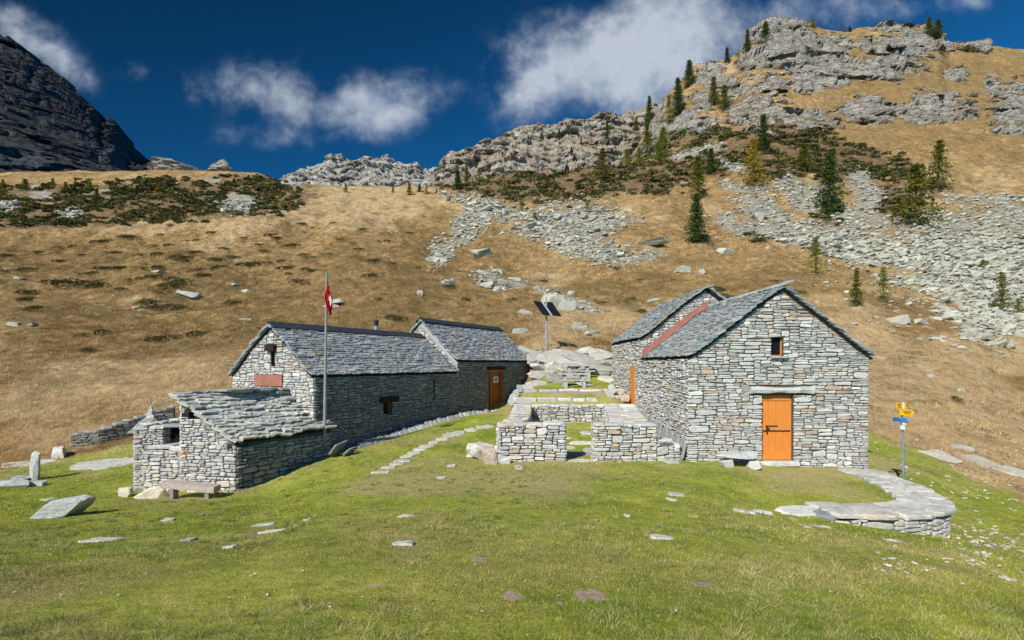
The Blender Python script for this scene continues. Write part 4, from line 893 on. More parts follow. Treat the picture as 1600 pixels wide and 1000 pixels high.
# ------------------------------------------------------------------ pen beside the shed
pen = thing('stone_pen', A3(-9.3, 13.6, -3.25), 'roofless stone pen left of the slab roofed shed, with a ledge of long slabs', 'stone pen')
mb = MB(); core = MB(); Bp = A0+SW_*1.55; fp = lambda k: Bp+SW_*k
dry_wall(mb, core, [fp(-.08)-SN*.16, fp(1.35)-SN*.16], .34, [-3.55, -3.6], [-2.20, -2.24], caps=False, hs=(.045, .12), ls=(.1, .32), ends=(False, True))
for k in range(4): slab(mb, fp(.17+.34*k)-SN*.22+A3(0, 0, -2.15+rnd(-.02, .03)), SW_, SN, .62, .5, .09, stone_col(0))
q0, q1, q2 = fp(1.32)-SN*.05, fp(.0)-SN*.9, fp(1.15)-SN*1.1
dry_wall(mb, core, [fp(1.34)-SN*.06, fp(.72)-SN*.30], .3, [-3.5, -3.5], [-1.62, -1.66], caps=True, capw=.3, hs=(.04, .1), ls=(.1, .28))
dry_wall(mb, core, [fp(1.30)-SN*.2, fp(1.12)-SN*1.7], .3, [-3.5, -3.3], [-1.62, -1.55], caps=True, capw=.3)
dry_wall(mb, core, [fp(1.12)-SN*1.7, fp(-.1)-SN*1.9], .32, [-3.3, -3.3], [-1.52, -1.30], caps=True, capw=.3)
o = add('wall', mb, M_STONE, pen); add('rubble_core', core, M_DARK, o)
mb = MB(); mb.box(fp(.35)-SN*.42+A3(0, 0, -1.86), .62, .02, .36, SW_, SN); add('opening', mb, M_VOID, pen)
mb = MB(); slab(mb, fp(.35)-SN*.30+A3(0, 0, -1.60), SW_, SN, .85, .36, .07, stone_col(2)); add('slab_lintel', mb, M_GREY, pen)
# low field wall further left with a slanting slab and a cairn
def G(px, py, ymin=1.2): return hit(px, py, ymin)[0]
fwp = [(108, 703), (150, 696), (205, 684)]; pts_ = [G(x, y, 14) for x, y in fwp]; pts_.append(A3(pts_[-1][0]+1.0, pts_[-1][1]+.7, -3))
fw = thing('field_wall', pts_[0], 'low dry stone field wall at the foot of the dry slope, left of the pen', 'stone wall')
mb = MB(); core = MB()
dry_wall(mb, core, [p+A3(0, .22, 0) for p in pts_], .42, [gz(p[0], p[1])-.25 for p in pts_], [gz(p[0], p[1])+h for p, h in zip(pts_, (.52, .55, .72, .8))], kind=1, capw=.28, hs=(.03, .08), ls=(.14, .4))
o = add('wall', mb, M_STONE, fw); add('rubble_core', core, M_DARK, o)
Yc_ = pts_[2][1]-.15; c_ = P(236, 653, Yc_); sl_ = P(222, 668, Yc_)
V, Fc = rockmesh(91, 1.25, .5, .34, 3, 12, .06); V = roty(V, -.55)+P(223, 665, Yc_); add('slanting_slab', (V, Fc, np.tile((.42, .42, .40), (len(V), 1))), M_GREY, loc=sl_, label='large slanting slab on the end of the field wall, under the cairn', cat='slab')
V, Fc = rockmesh(92, .6, .5, .42, 3, 12, .08); V = V+P(238, 660, Yc_); add('stone_block', (V, Fc, np.tile((.40, .40, .37), (len(V), 1))), M_GREY, loc=P(238, 664, Yc_), label='broad block carrying the small cairn at the end of the field wall', cat='stone block')
mb = MB(); z = c_[2]
for k in range(10):
    w = .34-.031*k; slab(mb, A3(c_[0]+rnd(-.012, .012), c_[1], z), (1, 0, 0), (0, 1, 0), w, w*.8, .055, stone_col(0)); z += .052
add('cairn', mb, M_STONE, label='small pointed cairn of stacked stones on the slanting slab', cat='cairn')
# blocks and plank bench in front of the shed
bz = -3.22
rock('stone_block', A3(-9.6, 12.75, gz(-9.6, 12.75)), .34, .34, .34, .2, 31, (.52, .49, .43), label='small pale block at the left corner of the pen', cat='stone block')
rock('stone_block', A3(-8.78, 12.62, gz(-8.78, 12.62)), .85, .42, .44, .05, 32, (.60, .54, .47), label='large pinkish white block under the pen wall, beside the bench', cat='stone block')
bn = thing('bench', A3(-7.55, 12.45, gz(-7.55, 12.45)), 'low weathered plank bench on short legs in front of the shed', 'bench')
zb_ = gz(-7.6, 12.4)
mb = MB(); a, b = A3(-8.42, 12.42, zb_+.34), A3(-7.08, 12.30, zb_+.24)
d = (b-a)/np.linalg.norm(b-a); mb.box((a+b)/2, np.linalg.norm(b-a), .30, .15, d, A3(0, 1, 0), np.cross(d, A3(0, 1, 0)), (.5,)*3); add('seat', mb, simple('pale_log', (.44, .37, .31), .85, .15, var=.35, sc=5, stretch=(2, 12, 12)), bn)
for x, zt_ in ((-8.12, .25), (-7.28, .19)):
    mb = MB(); mb.box((x, 12.3, zb_+zt_/2-.06), .09, .2, zt_+.14); add('leg', mb, M_OLDWOOD, bn)
# upright stone and slabs on the left
p = G(50, 750); 
V, Fc = rockmesh(41, .29, .26, 1.15, 3, 9, .03); V = V+A3(p[0], p[1]+.1, p[2]+.35)
add('stone_post', (V, Fc, np.tile((.42, .43, .44), (len(V), 1))), M_GREY, loc=p, label='upright squared stone post on the lawn at the far left', cat='stone post')
for px, py, lx, ly, lz, rz, sd, lab in ((55, 760, .66, .36, .20, .05, 42, 'short low slab lying at the foot of the stone post'), (12, 762, 1.15, .42, .24, .12, 43, 'dark flat slab cut by the left edge of the view'),
        (30, 753, .5, .3, .18, .3, 44, 'grey slab between the edge slab and the stone post'),
        (95, 808, 1.15, .6, .42, .22, 45, 'big wedge shaped grey boulder alone on the left lawn'), (93, 714, .52, .35, .42, 0, 46, 'white pointed stone below the end of the field wall')):
    q = G(px, py); rock('boulder' if lz > .3 else 'stone_slab', q, lx, ly, lz, rz, sd, (.38, .40, .42) if sd != 46 else (.56, .56, .54), tilt=(-.12 if sd == 45 else 0, 0), sink=.16, label=lab, cat='boulder' if lz > .3 else 'slab')
def flat(px, py, wpx, dpx, lab, col=(.42, .43, .41), nm='flat_stone', th=.05, group=None, rz=None, lift=.022):
    q = G(px, py); Y = q[1]; lx = wpx*Y/F; ly = max(dpx*Y*Y/F/max(.5, -q[2]), .08)
    e = .3; nx_ = gz(q[0]+e, Y)-gz(q[0]-e, Y); ny_ = gz(q[0], Y+e)-gz(q[0], Y-e); n = A3(-nx_/2/e, -ny_/2/e, 1); n /= np.linalg.norm(n)
    rz = rnd(-.25, .25) if rz is None else rz; ax = A3(cos(rz), sin(rz), 0); ax -= n*np.dot(ax, n); ax /= np.linalg.norm(ax); ay = np.cross(n, ax)
    mb = MB(); slab(mb, q+n*lift, ax, ay, lx, ly, th+.03, jc(col, .9, 1.1), n=12, nrm=n, jit=.26)
    return add(nm, mb, M_GREY, loc=q, label=lab, cat='flat stone', group=group)
for a in [(168, 727, 100, 9, 'long broad flat rock in the grass behind the stone post'), (36, 727, 90, 6, 'thin pale rock strip along the edge of the dry slope, far left'), (197, 722, 44, 7, 'flat slab in the grass just left of the pen'), (150, 728, 60, 8, 'flat rock joined to the broad rock left of the pen', ),
          (158, 845, 62, 13, 'pale crusted flat stone on the left foreground lawn'), (76, 781, 18, 5, 'tiny sliver of stone between the slabs and the big boulder'), (261, 814, 18, 5, 'small flat stone below the plank bench'),
          (296, 845, 22, 9, 'small greenish domed stone in the left foreground'), (412, 821, 34, 6, 'upper of two thin slabs in the grass below the shed corner'), (424, 831, 40, 5, 'lower of two thin slabs in the grass below the shed corner'),
          (359, 856, 20, 5, 'small stone in grass between the domed stone and the two thin slabs'), (632, 852, 36, 8, 'crusty pale stone in the centre of the lawn'), (634, 808, 24, 4, 'small pale slab on the lawn below the stepping stones'),
          (1034, 841, 36, 9, 'smooth pale stone alone in the lawn below the stone bench'), (1058, 774, 26, 6, 'thin slab on the terrace lawn, upper of a pair'), (1050, 782, 14, 5, 'small slab on the terrace lawn, lower of a pair'),
          (688, 748, 16, 4, 'lower pale flake beside the end of the stepping stones'), (706, 728, 14, 3, 'upper pale flake beside the stepping stones'), (810, 731, 12, 5, 'small white stone in front of the courtyard wall'),
          (480, 813, 10, 3, 'tiny stone chip in the grass right of the two thin slabs'), (1575, 906, 24, 6, 'small stone on the right slope near the view edge'), (1260, 824, 12, 6, 'small upright chip below the terrace slabs'), (1285, 824, 22, 6, 'tilted slab just below the curved wall start'),
          (1395, 846, 24, 5, 'thin slab below the curved wall'), (980, 808, 10, 3, 'tiny pale chip in the middle of the lawn'), (1047, 722, 22, 6, 'flat stone before the courtyard wall corner near the hut'), (1530, 722, 60, 10, 'long white flat rock on the slope right of the signpost'), (1470, 712, 44, 8, 'pale flat rock on the green slope behind the signpost'), (1580, 738, 46, 10, 'pale rock at the right edge among dry grass')]:
    flat(*a)
# stepping stones
ORD = ['first','second','third','fourth','fifth','sixth','seventh','eighth','ninth','tenth','eleventh','twelfth','thirteenth','fourteenth','fifteenth']
SS_ = [(596,739,30),(606,732,29),(620,726,28),(630,721,29),(636,715,22),(648,709,23),(657,703,23),(667,698,23),(677,693,17),(690,688,18),(703,681,20),(716,678,22),(735,673,21),(753,669,22),(764,667,18)]
for i, (x, y, w) in enumerate(SS_):
    flat(x, y, w*.88, 3.3, ORD[i]+' stepping stone from the lower left end of the curving line' , (.43, .43, .39), 'stepping_stone', .05, 'stepping stones between the long hut and the courtyard', rz=.10+.02*i, lift=.03)
for i, (x, y, w) in enumerate([(668,681,14),(612,749,20)][:0]): pass
# leaning kerb slabs along the long hut
kb = []
for i in range(31):
    px = 549+i*6.7; s = on(C0, LU, px); b = C0+LU*s+LN*.42; z = gz(b[0], b[1]); w = rnd(.24, .36); h = rnd(.16, .26)
    mb = MB(); n = LN*.72+A3(0, 0, .69); up = np.cross(LU, n); up = up/np.linalg.norm(up); up = up if up[2] > 0 else -up
    ax = LU*cos(.2)+up*sin(.2)*rnd(-1, 1); ax /= np.linalg.norm(ax); ay = np.cross(n, ax)
    slab(mb, b+A3(0, 0, z+.06), ax, ay, w, h*1.5, .07, stone_col(1 if i < 6 else 0), nrm=n)
    add('kerb_slab', mb, M_GREY, label=('small slab leaning at the foot of the long hut wall, %s from the %s' % ((ORD[i], 'near corner') if i < 15 else (ORD[30-i], 'far door') if i > 15 else ('halfway', 'near corner to the far door'))), cat='kerb slab', group='leaning kerb slabs along the long hut', loc=b+A3(0, 0, z))
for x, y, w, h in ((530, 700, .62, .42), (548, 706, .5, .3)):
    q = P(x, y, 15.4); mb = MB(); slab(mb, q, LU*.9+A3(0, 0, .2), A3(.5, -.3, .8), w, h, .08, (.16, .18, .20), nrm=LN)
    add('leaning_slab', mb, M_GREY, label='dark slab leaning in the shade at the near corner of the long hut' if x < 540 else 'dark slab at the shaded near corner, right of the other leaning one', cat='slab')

# ------------------------------------------------------------------ walled court between the huts
ct = thing('courtyard_wall', A3(.6, 14.1, -2.7), 'roofless stone court wall with a gap in its front, between the two huts', 'stone wall')
mb = MB(); core = MB()
dry_wall(mb, core, [(-.36, 14.25), (1.47, 14.25)], .42, [-3.0, -3.0], [-1.66, -1.64], capw=.5)
dry_wall(mb, core, [(2.26, 14.25), (3.95, 14.25)], .42, [-3.0, -3.0], [-1.64, -1.66], capw=.5)
dry_wall(mb, core, [(3.97, 14.3), (4.62, 14.36)], .42, [-3.0, -3.0], [-1.98, -2.28], capw=.4)
dry_wall(mb, core, [(-.10, 14.45), (.25, 16.5), (.42, 19.8)], .62, [-3.0, -2.9, -2.6], [-1.68, -1.74, -1.56], capw=.4)
dry_wall(mb, core, [(3.35, 14.45), (3.8, 17.0), (4.15, 19.8)], 1.05, [-3.0, -2.8, -2.6], [-1.70, -1.72, -1.56], capw=.45)
dry_wall(mb, core, [(.70, 19.75), (3.65, 19.75)], .40, [-2.7, -2.7], [-1.57, -1.57], capw=.5)
o = add('wall', mb, M_STONE, ct); add('rubble_core', core, M_DARK, o)
mb = MB(); slab(mb, A3(1.87, 14.12, -2.66), (1, 0, 0), (0, 1, 0), .8, .34, .12, (.45, .46, .45)); add('threshold', mb, M_GREY, ct)
# paving inside
for x, y, lx, ly in ((1.95, 15.2, .9, .45), (2.5, 15.9, .6, .5), (1.7, 16.5, .7, .5), (2.35, 17.3, .8, .5), (2.9, 16.7, .5, .5), (1.6, 18.2, 1.0, .5), (2.9, 18.6, .9, .5)):
    z = gz(x, y); mb = MB(); slab(mb, A3(x, y, z+.03), (1, 0, .0), (0, 1, .08), lx, ly, .06, stone_col(0), n=11)
    add('paving_slab', mb, M_GREY, label='grey slab sunk in the grass floor inside the court', cat='paving slab', group='paving slabs inside the court', loc=(x, y, z))
# terrace steps of big blocks
bi = 0
for row, (z, Y, xa, xb) in enumerate(((-1.36, 20.22, .05, 3.4), (-1.30, 20.6, 2.2, 4.75), (-1.06, 21.12, .25, 4.75))):
    x = xa
    kk = 0
    while x < xb-.15:
        kk += 1
        w = min(rnd(.5, 1.0), xb-x); mb = MB()
        stone(mb, A3(0, Y, 0), A3(1, 0, 0), A3(0, -1, 0), x+.01, x+w-.01, z-.26, z, .08, stone_col(0)); slab(mb, A3(x+w/2, Y+.14, z+.0), (1, 0, 0), (0, 1, 0), w*1.0, .42, .12, stone_col(0), jit=.06)
        add('step_block', mb, M_STONE, label='%s pale block from the left in the %s course of the step' % (ORD[kk-1], ('lower', 'middle', 'upper')[row]), cat='step block', group='lower step blocks' if row < 2 else 'upper step blocks', loc=(x+w/2, Y, z-.26)); x += w
for i, (px, py, h, ln, lab) in enumerate(((800, 629, .5, -.35, 'narrow slab standing at the lower left corner of the steps'), (806, 621, .4, -.12, 'narrow slab standing at the left end of the upper step'), (812, 612, .35, .2, 'standing slab, left of three above the step corner'), (819, 612, .32, .5, 'standing slab, middle of three above the step corner'), (828, 609, .4, .25, 'standing slab, right of three above the step corner'),
        (953, 622, .5, .55, 'slab leaning on the right hut at the end of the steps'), (957, 612, .42, .5, 'upper slab leaning on the right hut above the steps'))):
    Y = 20.4+.5*(i % 5)*.6; q = P(px, py, Y); ax = A3(cos(ln*.6), 0, sin(ln*.6)); az = A3(-sin(ln), 0, cos(ln)); mb = MB()
    slab(mb, q+A3(0, 0, .12), ax if abs(ln) < .3 else A3(cos(ln), 0, sin(ln)), az, .26, h, .07, stone_col(0), nrm=(0, -1, 0)); add('standing_slab', mb, M_GREY, label=lab, cat='slab')
# screen of upright slabs along the right hut
for i in range(11):
    Y = 14.35+i*.50; x = 4.72-.02*i; zt_ = (HZ-np.interp(Y, [14.3, 16, 17.3, 19.6], [690, 668, 653, 637]))*Y/F; mb = MB()
    slab(mb, A3(x, Y, zt_-.22), A3(0, 1, 0), A3(.22, 0, .97), .52, .62, .05, (.27*rnd(.85, 1.15), .30, .32), nrm=A3(-.97, 0, .22)); 
    add('leaning_slab', mb, M_GREY, label='dark grey slab in the row leaning on the side wall of the right hut', cat='slab', group='slabs leaning on the right hut', loc=(x, Y, zt_-.5))
# rubble at the court's left corner
for px, py, Y, lx, ly, lz, rz, sd, col, tl, lab in ((766, 732, 13.9, .44, .40, .62, 0, 51, (.40, .33, .28), 0, 'brown squared block at the left foot of the court wall'), (758, 706, 14.5, .85, .5, .55, .1, 52, (.48, .48, .46), .35, 'big pale tilted boulder left of the court wall'),
        (741, 700, 15.0, .55, .4, .45, .3, 53, (.46, .46, .44), .4, 'pale jagged stone left of the tilted boulder'), (783, 728, 13.95, .28, .28, .38, .2, 54, (.42, .43, .43), 0, 'small grey block between the brown block and the court wall'), (776, 688, 15.3, .5, .4, .25, 0, 55, (.52, .52, .48), 0, 'rounded pale stone beside the court wall end'),
        (790, 726, 13.85, .3, .2, .22, 0, 56, (.5, .5, .47), 0, 'low pale stone at the court wall foot'), (735, 712, 14.7, .3, .2, .12, .3, 57, (.5, .5, .47), 0, 'small pale flake in the grass left of the rubble')):
    q = P(px, py, Y); q[2] = gz(q[0], q[1]); rock('boulder', q, lx, ly, lz, rz, sd, col, tilt=(tl, 0), sink=.2, label=lab, cat='boulder')
# stone bench at the right hut
sb = thing('stone_bench', A3(6.1, 13.75, gz(6.1, 13.75)), 'bench of a thick grey slab on two round boulders, left of the orange door', 'bench')
zb_ = gz(6.1, 13.7)
for x, sd in ((5.72, 61), (6.42, 62)):
    q = A3(x, 13.62, zb_); V, Fc = rockmesh(sd, .40, .36, .30, 3, 6, .04); V = V+q+A3(0, 0, .09); add('leg', (V, Fc, np.tile((.46, .46, .45), (len(V), 1))), M_GREY, sb, loc=q)
V, Fc = rockmesh(63, 1.30, .52, .22, 3, 7, .05); V = V+A3(6.05, 13.72, zb_+.31); add('seat', (V, Fc, np.tile((.43, .44, .45), (len(V), 1))), M_GREY, sb)
# curved terrace wall
tw = thing('terrace_wall', A3(8.9, 10.4, -3.4), 'curved dry stone retaining wall with broad slab top round the terrace lawn', 'retaining wall')
cl = [(6.0,10.0),(6.5,9.95),(7.1,9.92),(7.7,10.02),(8.25,10.3),(8.6,10.7),(8.85,11.3),(9.05,12.0),(9.2,12.8),(9.25,13.6)]
mb = MB(); core = MB(); zb_l = [min(gz(x+.5*((x-7)/4), y-.45), gz(x+.55, y))-.2 for x, y in cl]
dry_wall(mb, core, cl, .78, [min(z, -3.1) for z in zb_l], [-2.90, -2.875, -2.86, -2.85, -2.845, -2.84, -2.85, -2.87, -2.89, -2.89], caps=False, hs=(.06, .15), ls=(.16, .5), ends=(True, False))
wl = add('wall', mb, M_STONE, tw); add('rubble_core', core, M_DARK, wl)
mb = MB(); u = 0
cp = np.array(cl, float); seg = np.concatenate([[0], np.cumsum(np.hypot(*np.diff(cp, axis=0).T))])
while u < seg[-1]-.1:
    w = rnd(.32, .70); m = u+w/2; x, y = np.interp(m, seg, cp[:, 0]), np.interp(m, seg, cp[:, 1]); x2, y2 = np.interp(m+.1, seg, cp[:, 0]), np.interp(m+.1, seg, cp[:, 1])
    d = A3(x2-x, y2-y, 0); d /= max(np.linalg.norm(d), 1e-6); n_ = A3(d[1], -d[0], 0)
    if np.linalg.norm(d) < .5: break
    for off, ww in ((.27, .36), (-.02, .34), (-.30, .34)): slab(mb, A3(x, y, -2.83+rnd(-.012, .016)+.03*off)+n_*(off+rnd(-.04, .04))+d*rnd(-.12, .12), d, n_, w*1.15, ww*1.12, .08, jc((.47, .47, .46) if random.random() < .85 else (.47, .42, .38), .82, 1.12), n=9, jit=.12)
    u += w
add('coping', mb, M_GREY, tw)
for px, py, w, dpx, lab in ((1165, 801, 34, 6, 'pale slab, leftmost of the row along the terrace edge'), (1193, 802, 26, 6, 'pale slab, second from the left along the terrace edge'), (1250, 802, 74, 11, 'long pale slab along the terrace edge before the curved wall'), (1292, 805, 40, 9, 'dark slab where the curved terrace wall begins')):
    flat(px, py, w, dpx, lab, (.48, .49, .48) if px < 1290 else (.2, .22, .24), 'edge_slab', .07, lift=.045)

# ------------------------------------------------------------------ picnic tables
def picnic(cx, Y, W_, z, lab):
    t = thing('picnic_table', A3(cx, Y, z), lab, 'picnic table', 'stone picnic tables')
    def plank(x0, x1, y, ztop, d, th, nm):
        mb = MB(); k = 6
        for a, b in zip(np.linspace(x0, x1, k)[:-1], np.linspace(x0, x1, k)[1:]): pass
        mb.box(((x0+x1)/2, y, ztop-th/2), x1-x0, d, th, col=(.5, .52, .53)); add(nm, mb, M_PLK, t)
    plank(cx-W_/2-.05, cx+W_/2+.05, Y-.02, z+.60, .50, .07, 'tabletop'); plank(cx-W_/2, cx+W_/2, Y-.62, z+.33, .26, .06, 'bench_seat'); plank(cx-W_/2, cx+W_/2, Y+.55, z+.33, .26, .06, 'bench_seat')
    for sx in (-1, 1):
        mb = MB(); x = cx+sx*W_*.30; mb.box((x, Y, z+.26), .15, .34, .54); add('leg', mb, M_PLK, t)
        for y in (-.62, .55): mb = MB(); mb.box((x, Y+y, z+.12), .13, .2, .30); add('bench_leg', mb, M_PLK, t)
M_PLK = simple('grey_stone_planks', (.43, .42, .39), .8, .2, var=.2, sc=5, stretch=(2, 8, 8))
picnic(2.70, 22.6, 1.30, gz(2.7, 22.2), 'front stone picnic table with benches, on the bare patch above the steps')
picnic(3.25, 25.2, 1.45, gz(3.25, 24.9), 'rear stone picnic table with benches, close to the bedrock')
# bedrock behind the tables
bo = thing('bedrock_outcrop', G(890, 590, 22), 'broad pale bedrock slabs rising behind the picnic tables', 'rock outcrop'); rr = np.random.RandomState(5)
bedrock = [(840+i*9.3, 548+rr.uniform(0, 14)+abs(i-6)*.6, 0, rr.uniform(1.0, 2.6), rr.uniform(.8, 1.3), rr.uniform(.5, 1.1)) for i in range(13)]+[(835+i*8.0, 568+rr.uniform(-5, 14), 0, rr.uniform(.6, 2.0), rr.uniform(.5, 1.0), rr.uniform(.3, .8)) for i in range(11)]+[(880, 556, 29, 3.2, 1.3, .8), (920, 562, 28.3, 3.0, 1.4, .8), (935, 578, 27.4, 2.6, 1.3, .9), (850, 566, 28, 1.8, 1.2, .8), (870, 574, 27.2, 2.4, 1.2, .8), (845, 585, 26.2, 1.5, 1.0, .8), (875, 592, 25.6, 1.6, 1.0, .6), (905, 590, 26.4, 1.7, .8, .5), (945, 590, 25.6, 1.2, .8, .5), (838, 598, 25.6, 1.0, .7, .5), (900, 549, 29.6, 1.6, .8, .5), (835, 552, 29, 1.2, .9, .5), (946, 562, 28, 1.0, .8, .4), (890, 566, 27.8, 2.0, 1.0, .7), (915, 598, 24.9, 1.1, .6, .3)]
for i, (px, py, Y, lx, ly, lz) in enumerate(bedrock):
    V, Fc = rockmesh(100+i, lx, ly, lz*.55, 3, 22, .07); V = rotz(rotx(roty(V, rr.uniform(-.15, .4)), rr.uniform(.1, .6)), rr.uniform(-.8, .4)); mb = MB(); mb.add(V+G(px, py+4, 22)+A3(0, 0, .02), Fc, jc((.38, .375, .35), .75, 1.2)); add('rock_slab', mb, M_GREY, bo)
# ------------------------------------------------------------------ solar panel, flag, signpost
sb_ = P(854, 545, 28.2); sp0 = thing('solar_panel_mast', sb_, 'dark solar panel on a grey mast above the bedrock', 'solar panel')
mb = MB(); mb.tube(sb_-A3(0, 0, .3), P(853.6, 466, 28.2), .06, .05, 10); add('mast', mb, M_STEELP, sp0)
fp_ = A3(0, -.16, 0)
for k, q in enumerate(([(832.6, 469.8, 28.5), (845.6, 471.4, 28.4), (860.2, 492, 27.7), (848.2, 491.4, 27.8)], [(849.8, 471.8, 28.35), (862.8, 472.2, 28.25), (877, 493.6, 27.5), (864.2, 492.7, 27.62)])):
    mb = MB(); c = [P(*a) for a in q]; nrm_ = np.cross(c[1]-c[0], c[3]-c[0]); nrm_ /= np.linalg.norm(nrm_); nrm_ = nrm_ if nrm_[1] > 0 else -nrm_
    mb.prism(c, nrm_*.04); add('panel', mb, M_PANEL, sp0)
mb = MB(); mb.tube(P(845.8, 470, 28.34), P(863, 494, 27.62), .045, .045, 8); mb.tube(P(853.6, 480, 28.15), P(853.6, 464, 28.15), .05, .05, 8); add('rail', mb, M_STEELP, sp0)
fb = P(507, 664, 15.45); fg = thing('flagpole', fb, 'grey wooden flagpole beside the long hut with a limp red flag bearing a white cross', 'flagpole')
ftop_ = P(510.5, 428, 15.35); mb = MB(); mb.tube(fb-A3(0, 0, .5), ftop_, .052, .032, 12); mb.tube(ftop_, ftop_+A3(0, 0, .03), .045, .045, 10); add('pole', mb, M_POLEW, fg)
nu, nv = 26, 40; V = []; Cc = []
for j in range(nv+1):
    for i in range(nu+1):
        u, v = i/nu, j/nv; top_ = P(511.2, 440, 15.27)
        wv = .5+.5*min(1, v*2.2+.15); x = (.02+.17*wv*(u**1.1))*(1-.25*v*v)+.012*sin(v*7+u*5); y = -.02-.05*abs(((u*2.6) % 1)*2-1)*(.4+v)-.02*u; z = -(v*.78+u*.30*(1.05-.2*v))
        x += -.055*(sin(v*2.8)**2)*(1-u)*1.0; V.append(top_+A3(x, y, z))
        a, b = abs(u-.72), abs(v-.46); Cc.append((.78, .78, .77) if (a < .10 and b < .20) or (b < .07 and a < .25) else (.62, .012, .018))
fs = [[j*(nu+1)+i, j*(nu+1)+i+1, (j+1)*(nu+1)+i+1, (j+1)*(nu+1)+i] for j in range(nv) for i in range(nu)]
o = add('flag', (np.array(V), fs, np.array(Cc)), M_FLAG, fg, smooth=True); sm = o.modifiers.new('thickness', 'SOLIDIFY'); sm.thickness = .004
sb_ = P(1412, 746, 12.9); sb_[2] = -2.86; sg = thing('signpost', sb_, 'steel trail signpost with yellow and blue arrow plates by the terrace corner', 'signpost')
mb = MB(); tp_ = P(1409.3, 634, 12.9); mb.tube(sb_-A3(0, 0, .1), tp_, .030, .028, 12); add('pole', mb, M_STEEL, sg)
def plate(px0, px1, py0, py1, tip, yaw, m_, dY, nm='sign_plate', lab=None):
    a = P(px0, py1, 12.9+dY); b = P(px1, py0, 12.9+dY); h = b[2]-a[2]; w = (b[0]-a[0])/max(cos(yaw), .3); c = (a+b)/2; mb = MB(); t = h*.42
    pr = [(-w/2, -h/2), (w/2-(t if tip > 0 else 0), -h/2)]+([(w/2, 0)] if tip > 0 else [])+[(w/2-(t if tip > 0 else 0), h/2), (-w/2, h/2)]
    if tip < 0: pr = [(-x, z) for x, z in pr][::-1]
    ax = A3(cos(yaw), sin(yaw), 0); n_ = A3(sin(yaw), -cos(yaw), 0); mb.prism([c+ax*x+A3(0, 0, z) for x, z in pr], n_*.012); o = add(nm, mb, m_, sg, label=lab)
    return o, c, ax, n_, w, h
def strokes(r, m_, frac=.6):
    o, c, ax, n_, w, h = r; mb = MB()
    for k, z in enumerate((.24, 0, -.24)): mb.box(c+n_*.015+ax*(w*.02*(k-1))+A3(0, 0, z*h), w*frac*(1-.12*k), .003, h*.09, ax, n_)
    add('lettering', mb, m_, o)
r1 = plate(1399.5, 1410, 629.5, 638.5, -1, .25, M_YEL, -.05); r2 = plate(1413, 1421, 628.5, 637.5, 1, .25, M_YEL, -.05); plate(1409.8, 1412.8, 628.5, 639, 0, .2, M_WHITE, -.05, lab='white middle plate')
r3 = plate(1406.5, 1427.5, 640, 648.8, 1, -.15, M_YEL, -.05); r4 = plate(1401, 1411.5, 648, 654.5, -1, .9, M_YEL, -.06); r5 = plate(1392.6, 1408, 652, 658.5, -1, .3, M_BLUE, -.05, lab='blue plate pointing left'); plate(1407, 1415.5, 653, 660, 0, -.4, M_BLUE, -.05, lab='short blue plate')
for r in (r1, r2, r3, r4): strokes(r, M_IRON)
mb = MB(); mb.box(P(1410.2, 668, 12.84), .085, .05, .10); mb.box(P(1413, 662, 12.86), .09, .03, .05); add('bracket', mb, M_WHITE, sg)
# ------------------------------------------------------------------ rocks of the slope
CR = [(.43, .43, .375), (.50, .50, .44), (.38, .39, .36), (.46, .44, .38)]
def fin_inst(name, V, F_, cols, mat_, lab, cat):
    me = mesh_np(name, V, F_, cols); return setp(put(name, me, (0, 0, 0), mat_), lab, cat, kind='stuff')
def instance(protos, P_, S_, RZ, TX, TY, which, colr):
    """many copies merged into one mesh; P_ positions, S_ scales (n,3)"""
    VV, FF, CC = [], [], []; n0 = 0
    for k, (V, Fc) in enumerate(protos):
        ix = np.where(which == k)[0]
        if not len(ix): continue
        V = np.asarray(V); Fa = np.array(Fc); m = len(ix)
        Q = V[None]*S_[ix][:, None, :]
        cy, sy = np.cos(TY[ix])[:, None], np.sin(TY[ix])[:, None]; x = Q[..., 0]*cy+Q[..., 2]*sy; z = -Q[..., 0]*sy+Q[..., 2]*cy; y = Q[..., 1]
        cx, sx = np.cos(TX[ix])[:, None], np.sin(TX[ix])[:, None]; y, z = y*cx-z*sx, y*sx+z*cx
        cz, sz = np.cos(RZ[ix])[:, None], np.sin(RZ[ix])[:, None]; x, y = x*cz-y*sz, x*sz+y*cz
        Q = np.stack([x, y, z], -1)+P_[ix][:, None, :]
        VV.append(Q.reshape(-1, 3)); FF.append((Fa[None]+(np.arange(m)*len(V))[:, None, None]+n0).reshape(-1, Fa.shape[1])); CC.append(np.repeat(colr[ix], len(V), 0)); n0 += m*len(V)
    return np.concatenate(VV), np.concatenate(FF), np.concatenate(CC)
lo = []
for k in range(14):
    V, Fc = rockmesh(200+k, 1, 1, 1, 1, 14, .05); lo.append((V, Fc))
hi = []
for k in range(14):
    V, Fc = rockmesh(200+k, 1, 1, 1, 3, 14, .07)
    me = mesh_np('boulder', V, Fc, np.tile(CR[k % 4], (len(V), 1))); me.materials.append(M_ROCK); hi.append(me)
def sample_scree(n, L, box, thr=.10):
    px = RS.uniform(box[0], box[1], n); py = RS.uniform(box[2], box[3], n); q = hit(px, py, 24)
    w1 = fbm(q[:, 0]/9, q[:, 1]/9, q[:, 2]/6, 4, 60); w2 = fbm(q[:, 0]/2.2, q[:, 1]/2.2, q[:, 2]/2.2, 4, 61)
    ok = (ell(px, py, L)+.38*w1+.42*w2+RS.uniform(-.22, .14, n) > thr) & (q[:, 1] < 138) & (q[:, 1] > 27)
    return px[ok], py[ok], q[ok]
rk = []
